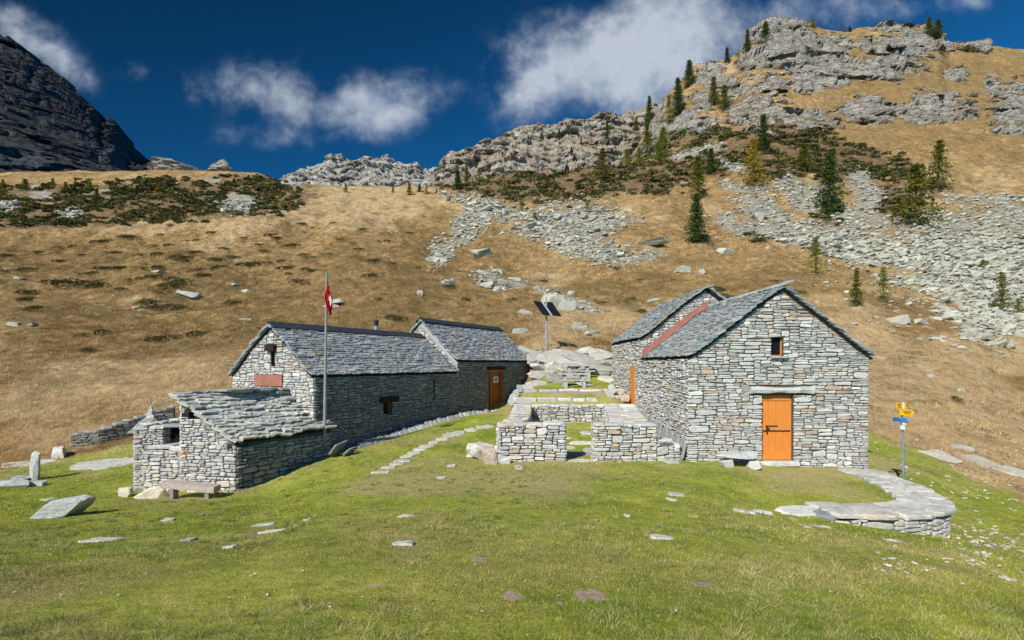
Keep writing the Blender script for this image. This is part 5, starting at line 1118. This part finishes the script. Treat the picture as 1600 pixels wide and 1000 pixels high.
for n, L, box, s0, s1, thr in ((15000, SCREE, (980, 1640, 225, 545), .25, .85, .04), (3600, SCREE, (1180, 1640, 370, 545), .6, 1.5, .10), (7000, SCREE, (640, 1040, 300, 450), .22, .75, .0), (900, SCREE, (660, 1040, 300, 440), .6, 1.5, .03),
        (9000, SCREE_L, (-40, 420, 280, 345), .3, 1.0, -.05), (1500, SCREE_L, (680, 1060, 380, 490), .3, .9, .05)):
    px, py, q = sample_scree(n, L, box, thr); s = s0*(s1/s0)**(RS.uniform(0, 1, len(q))**1.6)
    far = np.clip(q[:, 1]/75, .8, 1.6); rk.append(np.column_stack([px, py, q, s*far]))
px = RS.uniform(600, 1640, 3000); py = RS.uniform(290, 560, 3000); q = hit(px, py, 26); ok = (q[:, 1] < 130) & (ell(px, py, SCREE)+.4*RS.uniform(-1, 1, 3000) > -.35)
rk.append(np.column_stack([px, py, q, RS.uniform(.15, .6, 3000)])[ok])
rk = np.concatenate(rk); n = len(rk); appar = rk[:, 5]/rk[:, 3]
order = np.argsort(-appar); big = order[:270]; rest = order[270:]
S_ = np.stack([rk[:, 5]*RS.uniform(.9, 1.7, n), rk[:, 5]*RS.uniform(.6, 1.1, n), rk[:, 5]*RS.uniform(.25, .62, n)], 1)
RZ = RS.uniform(0, 6.28, n); TX = RS.uniform(-.3, .5, n); TY = RS.uniform(-.45, .45, n); wh = RS.randint(0, 14, n)
cc = np.array(CR)[RS.randint(0, 4, n)]*RS.uniform(.75, 1.18, (n, 1))
pos = rk[:, 2:5].copy(); pos[:, 2] += S_[:, 2]*.22
V, Fa, C = instance(lo, pos[rest], S_[rest], RZ[rest], TX[rest], TY[rest], wh[rest], cc[rest])
fin_inst('scree', V, Fa, C, M_ROCK, 'pale grey broken scree covering the slope in wide tongues', 'scree')
def region(px, py):
    l, g = region_(px, py)
    if px < 1040: return l, g
    s = ', towards the right edge' if px > 1480 else ', above the right hut' if px > 1300 else ', left part'
    return l+s, g+s
def region_(px, py):
    if px < 430: return ('grey block among the shrubs of the far left hillside', 'blocks on the left hillside')
    if px < 1040 and py > 398: return ('pale block in the dry meadow below the middle scree patch', 'blocks below the middle scree patch')
    if px < 1040: return ('pale block in the middle scree patch above the long hut', 'blocks in the middle scree patch')
    if py > 450: return ('large grey block at the foot of the right scree field', 'blocks at the foot of the right scree')
    if py > 380: return ('grey block in the middle of the right scree field', 'blocks in the middle of the right scree')
    return ('grey block in the upper scree below the right crags', 'blocks in the upper right scree')
for i in big:
    o = put('boulder', hi[wh[i]], pos[i]); o.scale = S_[i]; o.rotation_euler = (TX[i], TY[i], RZ[i]); l, g = region(rk[i, 0], rk[i, 1]); setp(o, l, 'boulder', g)
# single rocks of the meadow, each one seen in the photograph
MR = [(752,397,34,17,'big pale boulder alone in dry grass left of the middle scree'),(685,407,40,8,'long low white slab at the left tip of the middle scree'),(802,436,26,8,'flat pale boulder above the solar panel'),(768,446,34,14,'cluster like flat rock left of the flat pale boulder'),
      (779,452,16,14,'upright slab beside the cluster like rock'),(655,461,12,9,'small white stone in dry grass above the far roof'),(524,472,32,8,'flat grey rock behind the flag'),(515,479,26,5,'thin pale rock just under the flat grey rock behind the flag'),(384,500,18,5,'small flat pale rock above the long hut gable'),
      (22,508,22,8,'pale flat rock in dry grass at the far left'),(50,510,20,5,'smaller pale flat rock right of the far left one'),(30,436,16,5,'small pale stone on the upper far left slope'),(110,443,16,5,'small pale stone on the upper left slope'),(292,459,34,9,'pale flat rock in a reddish patch on the left slope'),
      (216,482,14,6,'pale stone left of the small dark shrubs'),(384,455,20,5,'pale streak of rock on the mid left slope'),(365,444,14,5,'small pale rock above the mid left streak'),(250,425,24,6,'pale slab among dark shrub mats, upper left'),
      (895,458,16,12,'white block above the tall dry grass'),(860,470,44,26,'broken rock outcrop right behind the solar panel'),(884,478,34,20,'tilted white rock right of the solar panel'),(818,488,26,9,'low grey rock left of the solar mast top'),(812,518,28,14,'grey rock by the far end of the long roof'),
      (900,510,24,14,'pinkish rock in the tall grass right of the mast'),(912,514,12,12,'blue grey upright block in the tall grass'),(926,520,30,8,'cluster of white stones right of the upright block'),(936,552,16,9,'rounded boulder on the bedrock near the right hut'),(980,386,10,4,'small stone right of the middle scree'),
      (1016,381,52,9,'long pale slab lying across the slope right of the middle scree'),(1068,421,30,10,'low pale rocks below the long slab'),(1095,425,14,10,'rounded greenish boulder below the lone dark conifer'),(1186,339,20,22,'standing greenish block in the upper scree'),(1400,500,40,20,'large angular slab at the lower edge of the right scree'),
      (1130,392,30,12,'pale slab on the edge of the right scree'),(1500,700,36,8,'white rock strip at the border of dry grass and lawn, right'),(1455,590,14,6,'half buried grey rock in the right dry slope'),(1500,608,12,6,'small grey rock in the right dry slope'),(1437,505,26,10,'pale rock between dry grass and scree, right'),
      (700,441,18,5,'thin white stone in the meadow below the middle scree'),(838,450,14,8,'small block right of the flat pale boulder'),(1020,470,20,8,'low rock in dark grass left of the rear roof ridge')]
for i, (px, py, w, h, lab) in enumerate(MR):
    q = G(px, py+h*.25, 12); m = q[1]/F; k = i % 14
    o = put('boulder', hi[k], q+A3(0, 0, h*m*.12)); o.scale = (w*m*1.05, w*m*.7, h*m*1.15); o.rotation_euler = (rnd(-.05, .15), rnd(-.2, .2), rnd(-.5, .5)); setp(o, lab, 'boulder')
# skyline knobs on the left
for px, py, w, h, sd, lab, Y in ((263, 256, 52, 26, 301, 'flat topped grey crag on the left skyline beside the dark peak', 186), (345, 262, 38, 28, 302, 'pointed grey crag on the left skyline', 186), (292, 262, 40, 12, 303, 'low rocky step between the two left skyline crags', 184), (130, 269, 30, 5, 304, 'pale rock rim on the far left skyline', 176)):
    q = P(px, py+3, Y); m = Y/F; V, Fc = rockmesh(sd, w*m, w*m*.8, h*m*1.1, 4, 16, .16); V = V+fbm(V[:, 0]/2.5, V[:, 1]/2.5, V[:, 2]/.8, 4, sd, .7)[:, None]*A3(1.6, 2.4, .5)
    if sd == 302: V[:, :2] *= np.clip(.95-(V[:, 2:3]/(h*m))*1.1, .2, 1.6)
    add('crag', (V+q, Fc, np.tile((.34, .32, .29), (len(V), 1))), M_ROCK, loc=q, label=lab, cat='crag')
# chips of white stone in the right lawn
n = 700; px = np.concatenate([RS.normal(1530, 40, 300), RS.uniform(1365, 1640, 400)]); py = np.concatenate([RS.normal(862, 14, 300), RS.uniform(660, 900, 400)]); q = hit(px, py)
k = (q[:, 1] > 4) & (fbm(q[:, 0], q[:, 1], 0, 3, 95)+RS.uniform(-.5, .3, n) > -.2) & ~inpoly(q[:, 0], q[:, 1], TERR); q = q[k]; n = len(q); s = RS.uniform(.015, .07, n)**1.0*np.clip(q[:, 1]/9, .6, 1.6)
V, Fa, C = instance(lo, q+[0, 0, .01], np.stack([s*1.5, s, s*.4], 1), RS.uniform(0, 6, n), RS.uniform(-.2, .2, n), RS.uniform(-.2, .2, n), RS.randint(0, 14, n), np.tile((.55, .55, .53), (n, 1))*RS.uniform(.7, 1.15, (n, 1)))
fin_inst('stone_chips', V, Fa, C, M_GREY, 'small white stone chips strewn over the grass at the right', 'stone chips')
n = 170; px = RS.uniform(0, 1500, n); py = RS.uniform(740, 960, n); q = hit(px, py); s = RS.uniform(.008, .022, n)
V, Fa, C = instance(lo, q+[0, 0, .01], np.stack([s*1.5, s, s*.5], 1), RS.uniform(0, 6, n), RS.uniform(-.2, .2, n), RS.uniform(-.2, .2, n), RS.randint(0, 14, n), np.tile((.5, .5, .47), (n, 1))*RS.uniform(.7, 1.15, (n, 1)))
fin_inst('lawn_pebbles', V, Fa, C, M_GREY, 'tiny pale pebbles scattered in the short lawn', 'pebbles')

# ------------------------------------------------------------------ conifers
def leafcards(n, cen, size, r, nrm_up=.3):
    a = r.normal(size=(n, 3)); a /= np.linalg.norm(a, axis=1)[:, None]; b = np.cross(a, r.normal(size=(n, 3))); b /= np.linalg.norm(b, axis=1)[:, None]
    s = size*r.uniform(.6, 1.4, (n, 1)); V = np.stack([cen-a*s*.5, cen+a*s*.5+b*s*.15, cen+b*s*.75], 1)
    return V.reshape(-1, 3), (np.arange(n)[:, None]*3+np.arange(3)[None])
def conifer(seed, wid, layers, per, cards, col, col2, droop=.25, base=.06, gap=.15, size=.03, irr=.3):
    r = np.random.RandomState(seed); C = []; W_ = []
    layers = int(layers*.72); cards = int(cards*1.4); gap = gap+.10
    hs = np.linspace(base, .985, layers)+r.uniform(-.012, .012, layers); bend = r.uniform(-.03, .03, 2)
    for h in hs:
        rad = wid*1.3*((1-h)**.95)*(1 if h > base+.1 else .75+.25*(h-base)/.1)*r.uniform(.62, 1.2)
        a0 = r.uniform(0, 6.28)
        for k in range(per):
            if r.rand() < gap: continue
            a = a0+k*6.28/per+r.uniform(-.3, .3); L = rad*r.uniform(1-irr, 1.12); m = cards
            t = r.uniform(0, 1, m)**.6; sp_ = .018+.05*wid*t
            x = np.cos(a)*L*t+r.normal(size=m)*sp_; y = np.sin(a)*L*t+r.normal(size=m)*sp_; z = h+L*(.10*t-droop*t*t)+r.normal(size=m)*.010
            C.append(np.stack([x+bend[0]*h, y+bend[1]*h, z], 1)); W_.append(np.full(m, r.uniform(.55, 1.25)))
    cen = np.concatenate(C); w = np.concatenate(W_); V, Fc = leafcards(len(cen), cen, size, r)
    mixv = np.clip(w*.5+r.uniform(-.2, .2, len(w)), 0, 1)[:, None]; cl = (np.array(col)*(1-mixv)+np.array(col2)*mixv)*r.uniform(.7, 1.25, (len(w), 1))
    me = mesh_np('crown', V, Fc, np.repeat(cl, 3, 0)); me.materials.append(M_NEEDLE)
    mb = MB(); mb.tube((0, 0, -.06), (bend[0]*.5, bend[1]*.5, .5), .022, .012, 7, (.10, .08, .065)); mb.tube((bend[0]*.5, bend[1]*.5, .5), (bend[0], bend[1], 1.0), .012, .003, 6, (.10, .08, .065))
    for k in range(10):
        h = .12+.07*k; a = r.uniform(0, 6.28); L = wid*(1-h)**.8*.75; mb.tube((bend[0]*h, bend[1]*h, h), (np.cos(a)*L, np.sin(a)*L, h-.02), .006, .002, 4, (.10, .08, .065))
    V, Fc, c = mb.get(); mt = mesh_np('trunk', V, Fc, c); mt.materials.append(M_BARK); return me, mt
M_NEEDLE = vmat('needles', var=.2, sc=.5, trans=.25); M_BARK = vmat('bark', var=.3, sc=2)
DG, DG2 = (.045, .075, .02), (.13, .175, .04); OL, OL2 = (.10, .11, .02), (.25, .235, .04); YG, YG2 = (.15, .175, .028), (.34, .33, .045); GO, GO2 = (.24, .17, .025), (.50, .35, .05); OR, OR2 = (.28, .13, .02), (.55, .27, .035)
PR = {'dark': [conifer(1, .20, 34, 9, 16, DG, DG2, gap=.08, size=.030), conifer(2, .24, 30, 9, 16, DG, DG2, gap=.1, size=.032, irr=.4), conifer(3, .17, 34, 8, 15, DG, DG2, gap=.12)],
      'olive': [conifer(4, .25, 28, 8, 15, OL, OL2, gap=.15, irr=.4), conifer(5, .21, 30, 8, 15, OL, OL2, gap=.18, irr=.45), conifer(6, .30, 24, 8, 16, OL, OL2, gap=.15, irr=.4, size=.036)],
      'yellow': [conifer(7, .34, 26, 9, 17, YG, YG2, gap=.08, size=.036), conifer(8, .31, 26, 8, 14, YG, YG2, gap=.16)],
      'gold': [conifer(9, .24, 28, 8, 14, GO, GO2, gap=.15), conifer(10, .28, 24, 8, 14, GO, GO2, gap=.15, size=.036)],
      'orange': [conifer(11, .34, 18, 8, 15, OR, OR2, gap=.1, size=.045)]}
TC = [0]
def tree(px, py, hpx, kind, lab, group=None, wf=1.0, Y=None):
    if Y is None: q = G(px, py, 40)
    else: q = P(px, py, Y)
    h = hpx*q[1]/F; TC[0] += 1; me, mt = PR[kind][TC[0] % len(PR[kind])]
    t = thing('larch_tree' if kind in ('yellow', 'gold', 'orange', 'olive') else 'conifer_tree', q-A3(0, 0, .1), lab, 'larch' if kind != 'dark' else 'conifer', group); t.scale = (h*wf, h*wf, h*1.02); t.rotation_euler = (0, 0, rnd(0, 6.28))
    for nm, m_ in (('crown', me), ('trunk', mt)): o = bpy.data.objects.new(nm, m_); COL.objects.link(o); o.parent = t
TR = [(1295,333,91,'dark','tallest dark green conifer, standing in the upper right scree',1.0),(1431,353,92,'olive','ragged olive larch on the shrub island in the right scree',1.15),(1465,297,74,'olive','broad olive larch above the right scree, in dry grass',1.05),(1178,298,72,'gold','golden yellow larch in the shrub belt',1.05),
      (1194,234,54,'dark','dark green conifer right under the crags',1.1),(1087,379,72,'dark','lone dark conifer at the left edge of the right scree',1.05),(1092,312,64,'olive','olive larch directly above the lone dark conifer',1.05),(1258,270,42,'olive','rounded olive larch between the crags and the tallest conifer',1.3),
      (1275,427,55,'yellow','yellow green young larch in the scree left of the right hut skyline',1.1),(1338,481,56,'olive','thin dull green larch just above the roof of the right hut, left of a pair',.95),(1380,473,53,'yellow','fresh green young larch right of the dull one above the roof',.95),(1567,490,63,'olive','olive larch at the foot of the scree near the right edge',.9),
      (1592,492,26,'yellow','tiny larch next to the one near the right edge',1.1),(1112,274,40,'dark','small dark conifer behind the golden larch, left',1.2),(940,284,46,'olive','bushy olive larch on the middle shrub ridge',1.5),(1115,166,42,'olive','left larch of a pair on the pale crag face',1.1),(1131,172,36,'olive','right larch of the pair on the pale crag face',1.1),
      (1060,182,54,'dark','slim dark conifer on the left shoulder of the crags',.9),(1076,138,40,'dark','dark pointed conifer on the skyline of the left shoulder',1.1),(1136,104,24,'dark','small dark conifer on the skyline step',1.2),(1168,82,34,'dark','slim conifer at the left edge of the summit knob',.7),(1197,70,32,'dark','dark conifer on the face of the summit knob',1.2),
      (1270,44,14,'gold','tiny golden larch behind the summit knob',1.4),(1453,58,26,'olive','olive larch at the left behind the second crag',1.5),(1465,60,26,'dark','dark conifer behind the right end of the second crag',1.3),(1508,60,20,'dark','small conifer left of the flat topped crag block',1.5),(1580,76,24,'dark','dark conifer on the right end of the skyline',1.4),(1594,76,32,'dark','taller dark conifer at the right edge of the skyline',1.3),
      (1318,52,9,'gold','tiny bush like larch between the two summit crags, left',1.6),(1328,52,8,'dark','tiny dark conifer between the two summit crags, right',1.6),(1012,245,58,'olive','tall olive larch at the foot of the left shoulder cliffs',.8),(1035,234,32,'yellow','yellow green larch right of the tall olive one',1.2),(1046,192,40,'gold','golden larch leaning on the left shoulder cliffs',.8),
      (979,257,22,'yellow','small yellow green larch on the middle shrub ridge, right of the bushy one',1.4),(998,258,26,'yellow','yellow green larch at the base of the ridge cliff',1.3),(1030,258,34,'yellow','bright larch below the cliff gully',1.3),(1014,196,44,'dark','dark slim conifer high in the cliff gully',.7),(795,270,22,'yellow','rounded yellow larch on the left end of the shrub ridge',1.6),
      (716,296,28,'dark','dark conifer at the left start of the shrub ridge',1.5),(729,292,34,'olive','slim olive larch beside the dark conifer of the shrub ridge',.9),(749,283,20,'yellow','small bright larch right of the slim olive one',1.4),(831,266,14,'dark','small green conifer on the middle of the shrub ridge crest',1.5),(872,261,18,'yellow','yellow larch touching an orange one on the ridge crest',1.5),
      (884,261,15,'orange','bright orange larch on the ridge crest',1.5),(815,330,15,'yellow','small yellow larch at the top of the middle scree',1.6),(835,344,12,'yellow','tiny yellow larch inside the middle scree',1.6),(918,331,16,'yellow','small yellow larch at the top right of the middle scree',1.4),(1537,417,12,'yellow','tiny green larch in the middle of the right scree',1.7),
      (874,217,15,'dark','tiny dark conifer high on the rocky ridge, left',1.1),(908,225,11,'dark','tiny dark conifer on the rocky ridge, middle',1.1),(893,243,13,'dark','tiny dark conifer on the rocky ridge, lower',1.3),(949,216,26,'dark','dark conifer on the rocky ridge below its crest',.9),(994,204,20,'olive','olive conifer high at the right of the rocky ridge',.9),
      (540,303,13,'olive','small round larch on the middle meadow skyline',1.6),(514,284,10,'olive','tiny larch on the meadow crest below the far ridge',1.8),(431,326,14,'yellow','yellow green larch, left of a pair beside the pale rib',1.3),(447,320,12,'olive','olive larch, right of the pair beside the pale rib',1.3),(614,303,11,'olive','small larch left of the thicket on the meadow skyline',1.5),
      (640,305,16,'olive','larch at the thicket on the meadow skyline',1.5),(655,302,13,'dark','dark little conifer in the skyline thicket',1.5),(666,304,14,'gold','golden larch right of the skyline thicket',1.3),(682,303,9,'dark','tiny dark conifer right of the golden skyline larch',1.2),(565,289,7,'orange','tiny orange larch on the meadow crest',1.5),
      (4,296,16,'gold','gold larch at the left edge of the picture',1.5),(40,300,19,'olive','olive larch near the left edge on the far hillside',1.6),(83,290,13,'olive','small larch on the left hillside, second row',1.6),(103,301,17,'olive','round olive larch in the left hillside group',1.5),(118,295,12,'gold','golden larch in the left hillside group',1.5),
      (140,300,18,'yellow','yellow larch in the left hillside group',1.4),(152,315,20,'olive','wide olive larch lowest in the left hillside group',1.9),(214,305,18,'dark','dark conifer on the left hillside',1.4),(247,302,14,'orange','orange larch on the left hillside',1.2),(313,290,11,'orange','orange larch under the pointed skyline crag',1.6),
      (303,305,10,'yellow','small yellow larch below the orange one under the crag',1.4),(365,289,9,'dark','tiny dark conifer right of the orange larch under the crag',1.6),(388,283,9,'dark','tiny dark conifer near the right end of the left hillside',1.4),(180,337,9,'gold','small golden larch low on the left hillside',1.6),(430,274,8,'dark','tiny conifer on the skyline right of the pointed crag',1.5)]
for px, py, h, kd, lab, wf in TR:
    Y = None
    if lab.find('rocky ridge') >= 0: Y = 214
    if px < 480 and py < 345: h *= .85; wf *= 1.35
    elif px > 960: h *= .97; wf *= 1.22
    tree(px, py, h*1.04, kd, lab, None, wf, Y)

# ------------------------------------------------------------------ shrubs
def mound(seed, n, col, col2, flat_=.28, size=.09):
    r = np.random.RandomState(seed); d = r.normal(size=(n, 3)); d /= np.linalg.norm(d, axis=1)[:, None]; d[:, 2] = np.abs(d[:, 2])
    rad = r.uniform(.55, 1.0, (n, 1))**.5*(1+.30*fbm(d[:, 0]*2+seed, d[:, 1]*2, 0, 2, seed)[:, None]); cen = d*rad*A3(.5, .5, flat_)
    V, Fc = leafcards(n, cen, size, r); m = r.uniform(0, 1, (n, 1)); return V, Fc, np.repeat((np.array(col)*(1-m)+np.array(col2)*m), 3, 0)
SG, SG2 = (.035, .046, .014), (.12, .125, .036)
ml = []
for k in range(5):
    r_ = np.random.RandomState(60+k); VV = []; cc_ = []
    for j in range(r_.randint(4, 8)):
        V, Fc, c = mound(20+k*9+j, 110, SG if j % 3 else (.10, .07, .03), SG2 if k < 4 and j % 3 else (.20, .13, .06), .22); s_ = r_.uniform(.4, .8); VV.append(V*s_+A3(r_.uniform(-.45, .45), r_.uniform(-.4, .4), 0)); cc_.append(c)
    V = np.concatenate(VV); c = np.concatenate(cc_); Fc = np.arange(len(V)).reshape(-1, 3); me = mesh_np('shrub_mat', V, Fc, c); me.materials.append(M_SHRUB); ml.append(me)
SHL = [(159,421,18),(187,421,26),(143,428,20),(236,423,20),(239,434,24),(279,440,44),(265,450,36),(157,439,16),(85,444,40),(148,449,34),(187,453,22),(211,439,18),(40,461,34),(41,471,24),(50,485,44),(146,524,28),(238,485,28),(277,484,34),(362,476,22),(290,531,60),(243,534,32),(139,551,22),(230,474,26),(328,422,36),(387,416,30),(340,408,26),(279,404,34),(234,402,30),
       (421,368,16),(434,373,18),(455,385,24),(433,411,36),(445,420,30),(485,424,22),(473,399,20),(511,401,18),(583,409,20),(614,413,16),(566,361,16),(484,357,14),(577,434,22),(451,429,12),(412,394,20),(484,405,16),(460,445,34),(12,402,22),(60,395,18),(105,388,22),(155,380,18),(200,372,20),(250,368,18),(300,378,22),(330,366,16),(352,390,22),(380,372,16),(25,425,24),(90,410,18),(128,400,16),(180,396,24),(255,388,26),(300,396,20),(318,432,22),
       (530,375,14),(600,380,14),(520,350,12),(640,365,14),(560,392,14),(650,420,14),(470,352,14),(405,383,18),(362,404,18),(95,352,16),(700,450,16),(730,470,18),(960,420,18),(1000,440,20),(1120,455,22),(1150,470,26),(940,475,20),(985,470,22),(1000,490,24),(620,500,20),(590,470,16),(1498,632,14),(690,380,10),(1250,460,24),(1210,440,18),(800,470,22),(850,440,14)]
for i, (px, py, w) in enumerate(SHL):
    q = G(px, py+1, 22); s = w*q[1]/F*rnd(.6, 1.35); k = 4 if (px, py) in ((460, 445),) else i % 4
    w_ = ('far left', 'left', 'middle left', 'right')[min(3, int(px/130))]+(' upper' if py < 400 else ' central' if py < 450 else ' lower'); reg = ('on the '+w_+' of the slope left of the flag', 'shrub mats '+w_) if px < 500 else ('in the dry meadow above the long hut', 'dark shrub mats above the long hut') if px < 830 else ('on the dry slope behind the right hut', 'dark shrub mats behind the right hut')
    s = min(s, 2.6); o = put('shrub', ml[k], q+A3(0, 0, .10)); o.scale = (s, s*1.3, s*.9+.25); o.rotation_euler = (.30, 0, rnd(-.3, .3))
    setp(o, 'dark shrub mat '+reg[0], 'shrub', reg[1])
n = 15000; px = np.concatenate([RS.uniform(690, 1420, 10000), RS.uniform(-40, 470, 5000)]); py = np.concatenate([RS.uniform(200, 385, 10000), RS.uniform(275, 355, 5000)]); q = hit(px, py, 60)
sc, shm, rkm, la = terr_masks(q[:, 0], q[:, 1], q[:, 2]); k = (shm > .4) & (q[:, 1] > 65) & (q[:, 1] < 180) & (fbm(q[:, 0]/4, q[:, 1]/4, 0, 3, 97)+RS.uniform(-.3, .3, n) > -.10); q = q[k]; n = len(q)
pm = []
for k in range(4): V, Fc, c = mound(40+k, 46, SG, SG2, .32, .30); pm.append((V, Fc))
s = RS.uniform(.5, 1.7, n)*np.clip(q[:, 1]/100, .8, 1.4)
tint = np.where(RS.rand(n, 1) < .35, np.array([[.19, .13, .055]]), np.where(RS.rand(n, 1) < .4, np.array([[.11, .13, .035]]), np.array([[.06, .082, .024]])))*RS.uniform(.6, 1.5, (n, 1))
V, Fa, C = instance(pm, q, np.stack([s, s, s*.8], 1), RS.uniform(0, 6, n), np.zeros(n), np.zeros(n), RS.randint(0, 4, n), tint)
fin_inst('shrub_cover', V, Fa, C*RS.uniform(.6, 1.4, (len(C)//3, 1)).repeat(3, 0), M_SHRUB, 'dark alpine shrub cover spread over the ridge and hillsides', 'shrub cover')

# ------------------------------------------------------------------ grass
def blades(n, Y0, Y1, hgt, wid, colf, name, lab, clus=1, spread=.05, lean=.5, keep=None, matr=M_GRASS, pxr=(-60, 1660)):
    m = n//clus; Yc = np.exp(RS.uniform(math.log(Y0), math.log(Y1), m)); pxc = RS.uniform(*pxr, m); X = (pxc-800)/F*Yc
    k = keep(X, Yc); X, Yc = X[k], Yc[k]
    if clus > 1:
        cid = np.repeat(np.arange(len(X)), clus); sp_ = spread*np.clip(Yc/20, .6, 2.5)
        ox, oy = RS.normal(size=len(cid)), RS.normal(size=len(cid)); bx = X[cid]+ox*sp_[cid]*.5; by = Yc[cid]+oy*sp_[cid]*.5
    else: cid = np.arange(len(X)); bx, by = X, Yc; ox, oy = RS.normal(size=len(X))*.6, RS.normal(size=len(X))*.6
    bz = terr_z(bx, by)-.008; N0 = len(bx); hh = RS.uniform(.5, 1.15, N0)*hgt(bx, by)
    if clus > 1: hh *= RS.uniform(.6, 1.3, len(X))[cid]
    w = wid(by)*RS.uniform(.7, 1.3, N0); a = RS.uniform(0, 6.28, N0)*.35+RS.choice([0, pi], N0)
    dx, dy = np.cos(a)*w/2, np.sin(a)*w/2; lx = (ox*lean*.6+RS.normal(size=N0)*lean*.4+.12)*hh; ly = (oy*lean*.6+RS.normal(size=N0)*lean*.4)*hh
    V = np.stack([np.stack([bx-dx, by-dy, bz], 1), np.stack([bx+dx, by+dy, bz], 1), np.stack([bx+lx, by+ly, bz+hh], 1)], 1).reshape(-1, 3)
    c = colf(bx, by, bz, cid); fin_inst(name, V, np.arange(N0*3).reshape(-1, 3), np.repeat(c, 3, 0), matr, lab, 'grass')
def lawncol(x, y, z, cid):
    n = len(x); d = fbm(x/2.6, y/2.6, 0, 4, 80); e = fbm(x/.8, y/.8, 0, 3, 81); f = fbm(x/5, y/5, 0, 3, 82)
    g = np.array([[.26, .335, .045]]); yg = np.array([[.50, .51, .075]]); dk = np.array([[.13, .20, .032]]); st = np.array([[.84, .69, .33]]); rd = np.array([[.56, .36, .18]])
    a = sst(e+.6*RS.uniform(-1, 1, n), -.5, .5)[:, None]; c = g*(1-a)+yg*a
    b = sst(-e+.8*f, .1, .4)[:, None]; c = c*(1-b*.6)+dk*b*.6
    px = 800+F*x/y; py = HZ-F*z/y; mid = np.clip(ell(px, py, [(760, 860, 420, 75), (1150, 800, 240, 40), (480, 930, 300, 60), (1300, 900, 300, 60)]), 0, 1)
    lf = np.clip(ell(px, py, [(150, 800, 500, 130), (700, 660, 200, 60), (1400, 960, 300, 60)]), 0, 1); s_ = sst(d*1.8+mid*.9-lf*1.0+.45*RS.uniform(-1, 1, n)+.5*fbm(x/.7, y/.7, 0, 3, 89)+.12, .0, .7)[:, None]; c = c*(1-s_*.8)+(st*.62+rd*.22)*s_*.8
    r_ = (sst(fbm(x/1.1+9, y/1.1, 0, 3, 84)+.3*RS.uniform(-1, 1, n), .28, .6)*sst(mid, .0, .5))[:, None]; c = c*(1-r_*.55)+rd*r_*.55
    q_ = (RS.rand(n) < .10)[:, None]; c = np.where(q_, st*1.1, c); return c*RS.uniform(.62, 1.2, (n, 1))
blades(520000, 2.5, 19, lambda x, y: .027*(1+.5*fbm(x/1.5, y/1.5, 0, 2, 86))*np.interp(y, [2.5, 6, 19], [.85, 1.0, 1.35]), lambda y: .0042*np.clip(y/3, 1, 5), lawncol, 'lawn_grass', 'short green and straw coloured lawn grass around the huts', keep=lambda X, Y: (lawn(X, Y) > RS.uniform(0, 1, len(X))) & (bare(X, Y, terr_z(X, Y)) < RS.uniform(.1, .9, len(X))) & (RS.uniform(0, 1, len(X)) < 1.0-.6*sst(fbm(X/.5, Y/.5, 0, 3, 88), .25, .6)))
def weedcol(x, y, z, cid):
    n = len(x); t = RS.rand(cid.max()+1)[cid][:, None]; return (np.array([[.24, .30, .07]])*t+np.array([[.62, .54, .25]])*(1-t))*RS.uniform(.65, 1.3, (n, 1))
blades(90000, 2.6, 15, lambda x, y: np.full(x.shape, .060), lambda y: .0045*np.clip(y/3, 1, 4), weedcol, 'grass_tufts', 'longer tufts of grass standing out of the short lawn', clus=30, spread=.09, lean=.9, keep=lambda X, Y: (lawn(X, Y) > .5) & (bare(X, Y, terr_z(X, Y)) < .5) & ~inpoly(X, Y, TERR) & (fbm(X/1.4, Y/1.4, 0, 3, 99) > -.05))
def drycol(x, y, z, cid):
    n = len(x); t = RS.rand(cid.max()+1)[cid]; e = fbm(x/6, y/6, 0, 4, 83); f = fbm(x/2, y/2, 0, 3, 85)
    a = np.array([[.64, .44, .21]]); b = np.array([[.44, .27, .11]]); c_ = np.array([[.82, .65, .38]]); g = np.array([[.28, .21, .08]])
    k = sst(e+f*.5+t-.5, -.3, .6)[:, None]; c = b*(1-k)+a*k; k2 = sst(f+t-.4, .45, .8)[:, None]; c = c*(1-k2)+c_*k2; k3 = (sst(-e+.5*t, .3, .55))[:, None]; c = c*(1-k3*.6)+g*k3*.6
    px = 800+F*x/y; py = HZ-F*z/y; pl = np.clip(.5+.9*np.clip(ell(px, py, PALE), -.25, .7)-.9*np.clip(ell(px, py, OLIV), -.25, .7)+fbm(x/5, y/5, 0, 4, 66)*.9, 0, 1)[:, None]
    c = c*(1-sst(pl, .55, 1)*.65)+c_*sst(pl, .55, 1)*.65; c = c*(1-sst(1-pl, .55, 1)*.35)+g*sst(1-pl, .55, 1)*.35
    return c*RS.uniform(.7, 1.25, (n, 1))
def dkeep(X, Y):
    Z = terr_z(X, Y); sc, sh_, rk_, la = terr_masks(X, Y, Z)
    t_ = (X-C0[0])*LU[0]+(Y-C0[1])*LU[1]; v_ = (X-C0[0])*LV[0]+(Y-C0[1])*LV[1]
    return (la < RS.uniform(0, 1, len(X))*.9) & (sc < .4) & (sh_ < .7) & ~((X > 4.6) & (X < 10) & (Y > 13.8) & (Y < 25)) & ~((t_ > -.3) & (t_ < 14.5) & (v_ > -.3) & (v_ < 4.2)) & ~((X > 0) & (X < 5) & (Y < 28.5))
blades(640000, 13, 95, lambda x, y: np.interp(y, [13, 22, 60, 95], [.15, .19, .24, .30])*(1+.6*fbm(x/3, y/3, 0, 3, 87)), lambda y: .009*np.clip(y/16, 1, 6), drycol, 'dry_grass', 'long dry tawny grass covering the slope behind the huts', clus=16, spread=.16, lean=.75, keep=dkeep, matr=M_TUFT)
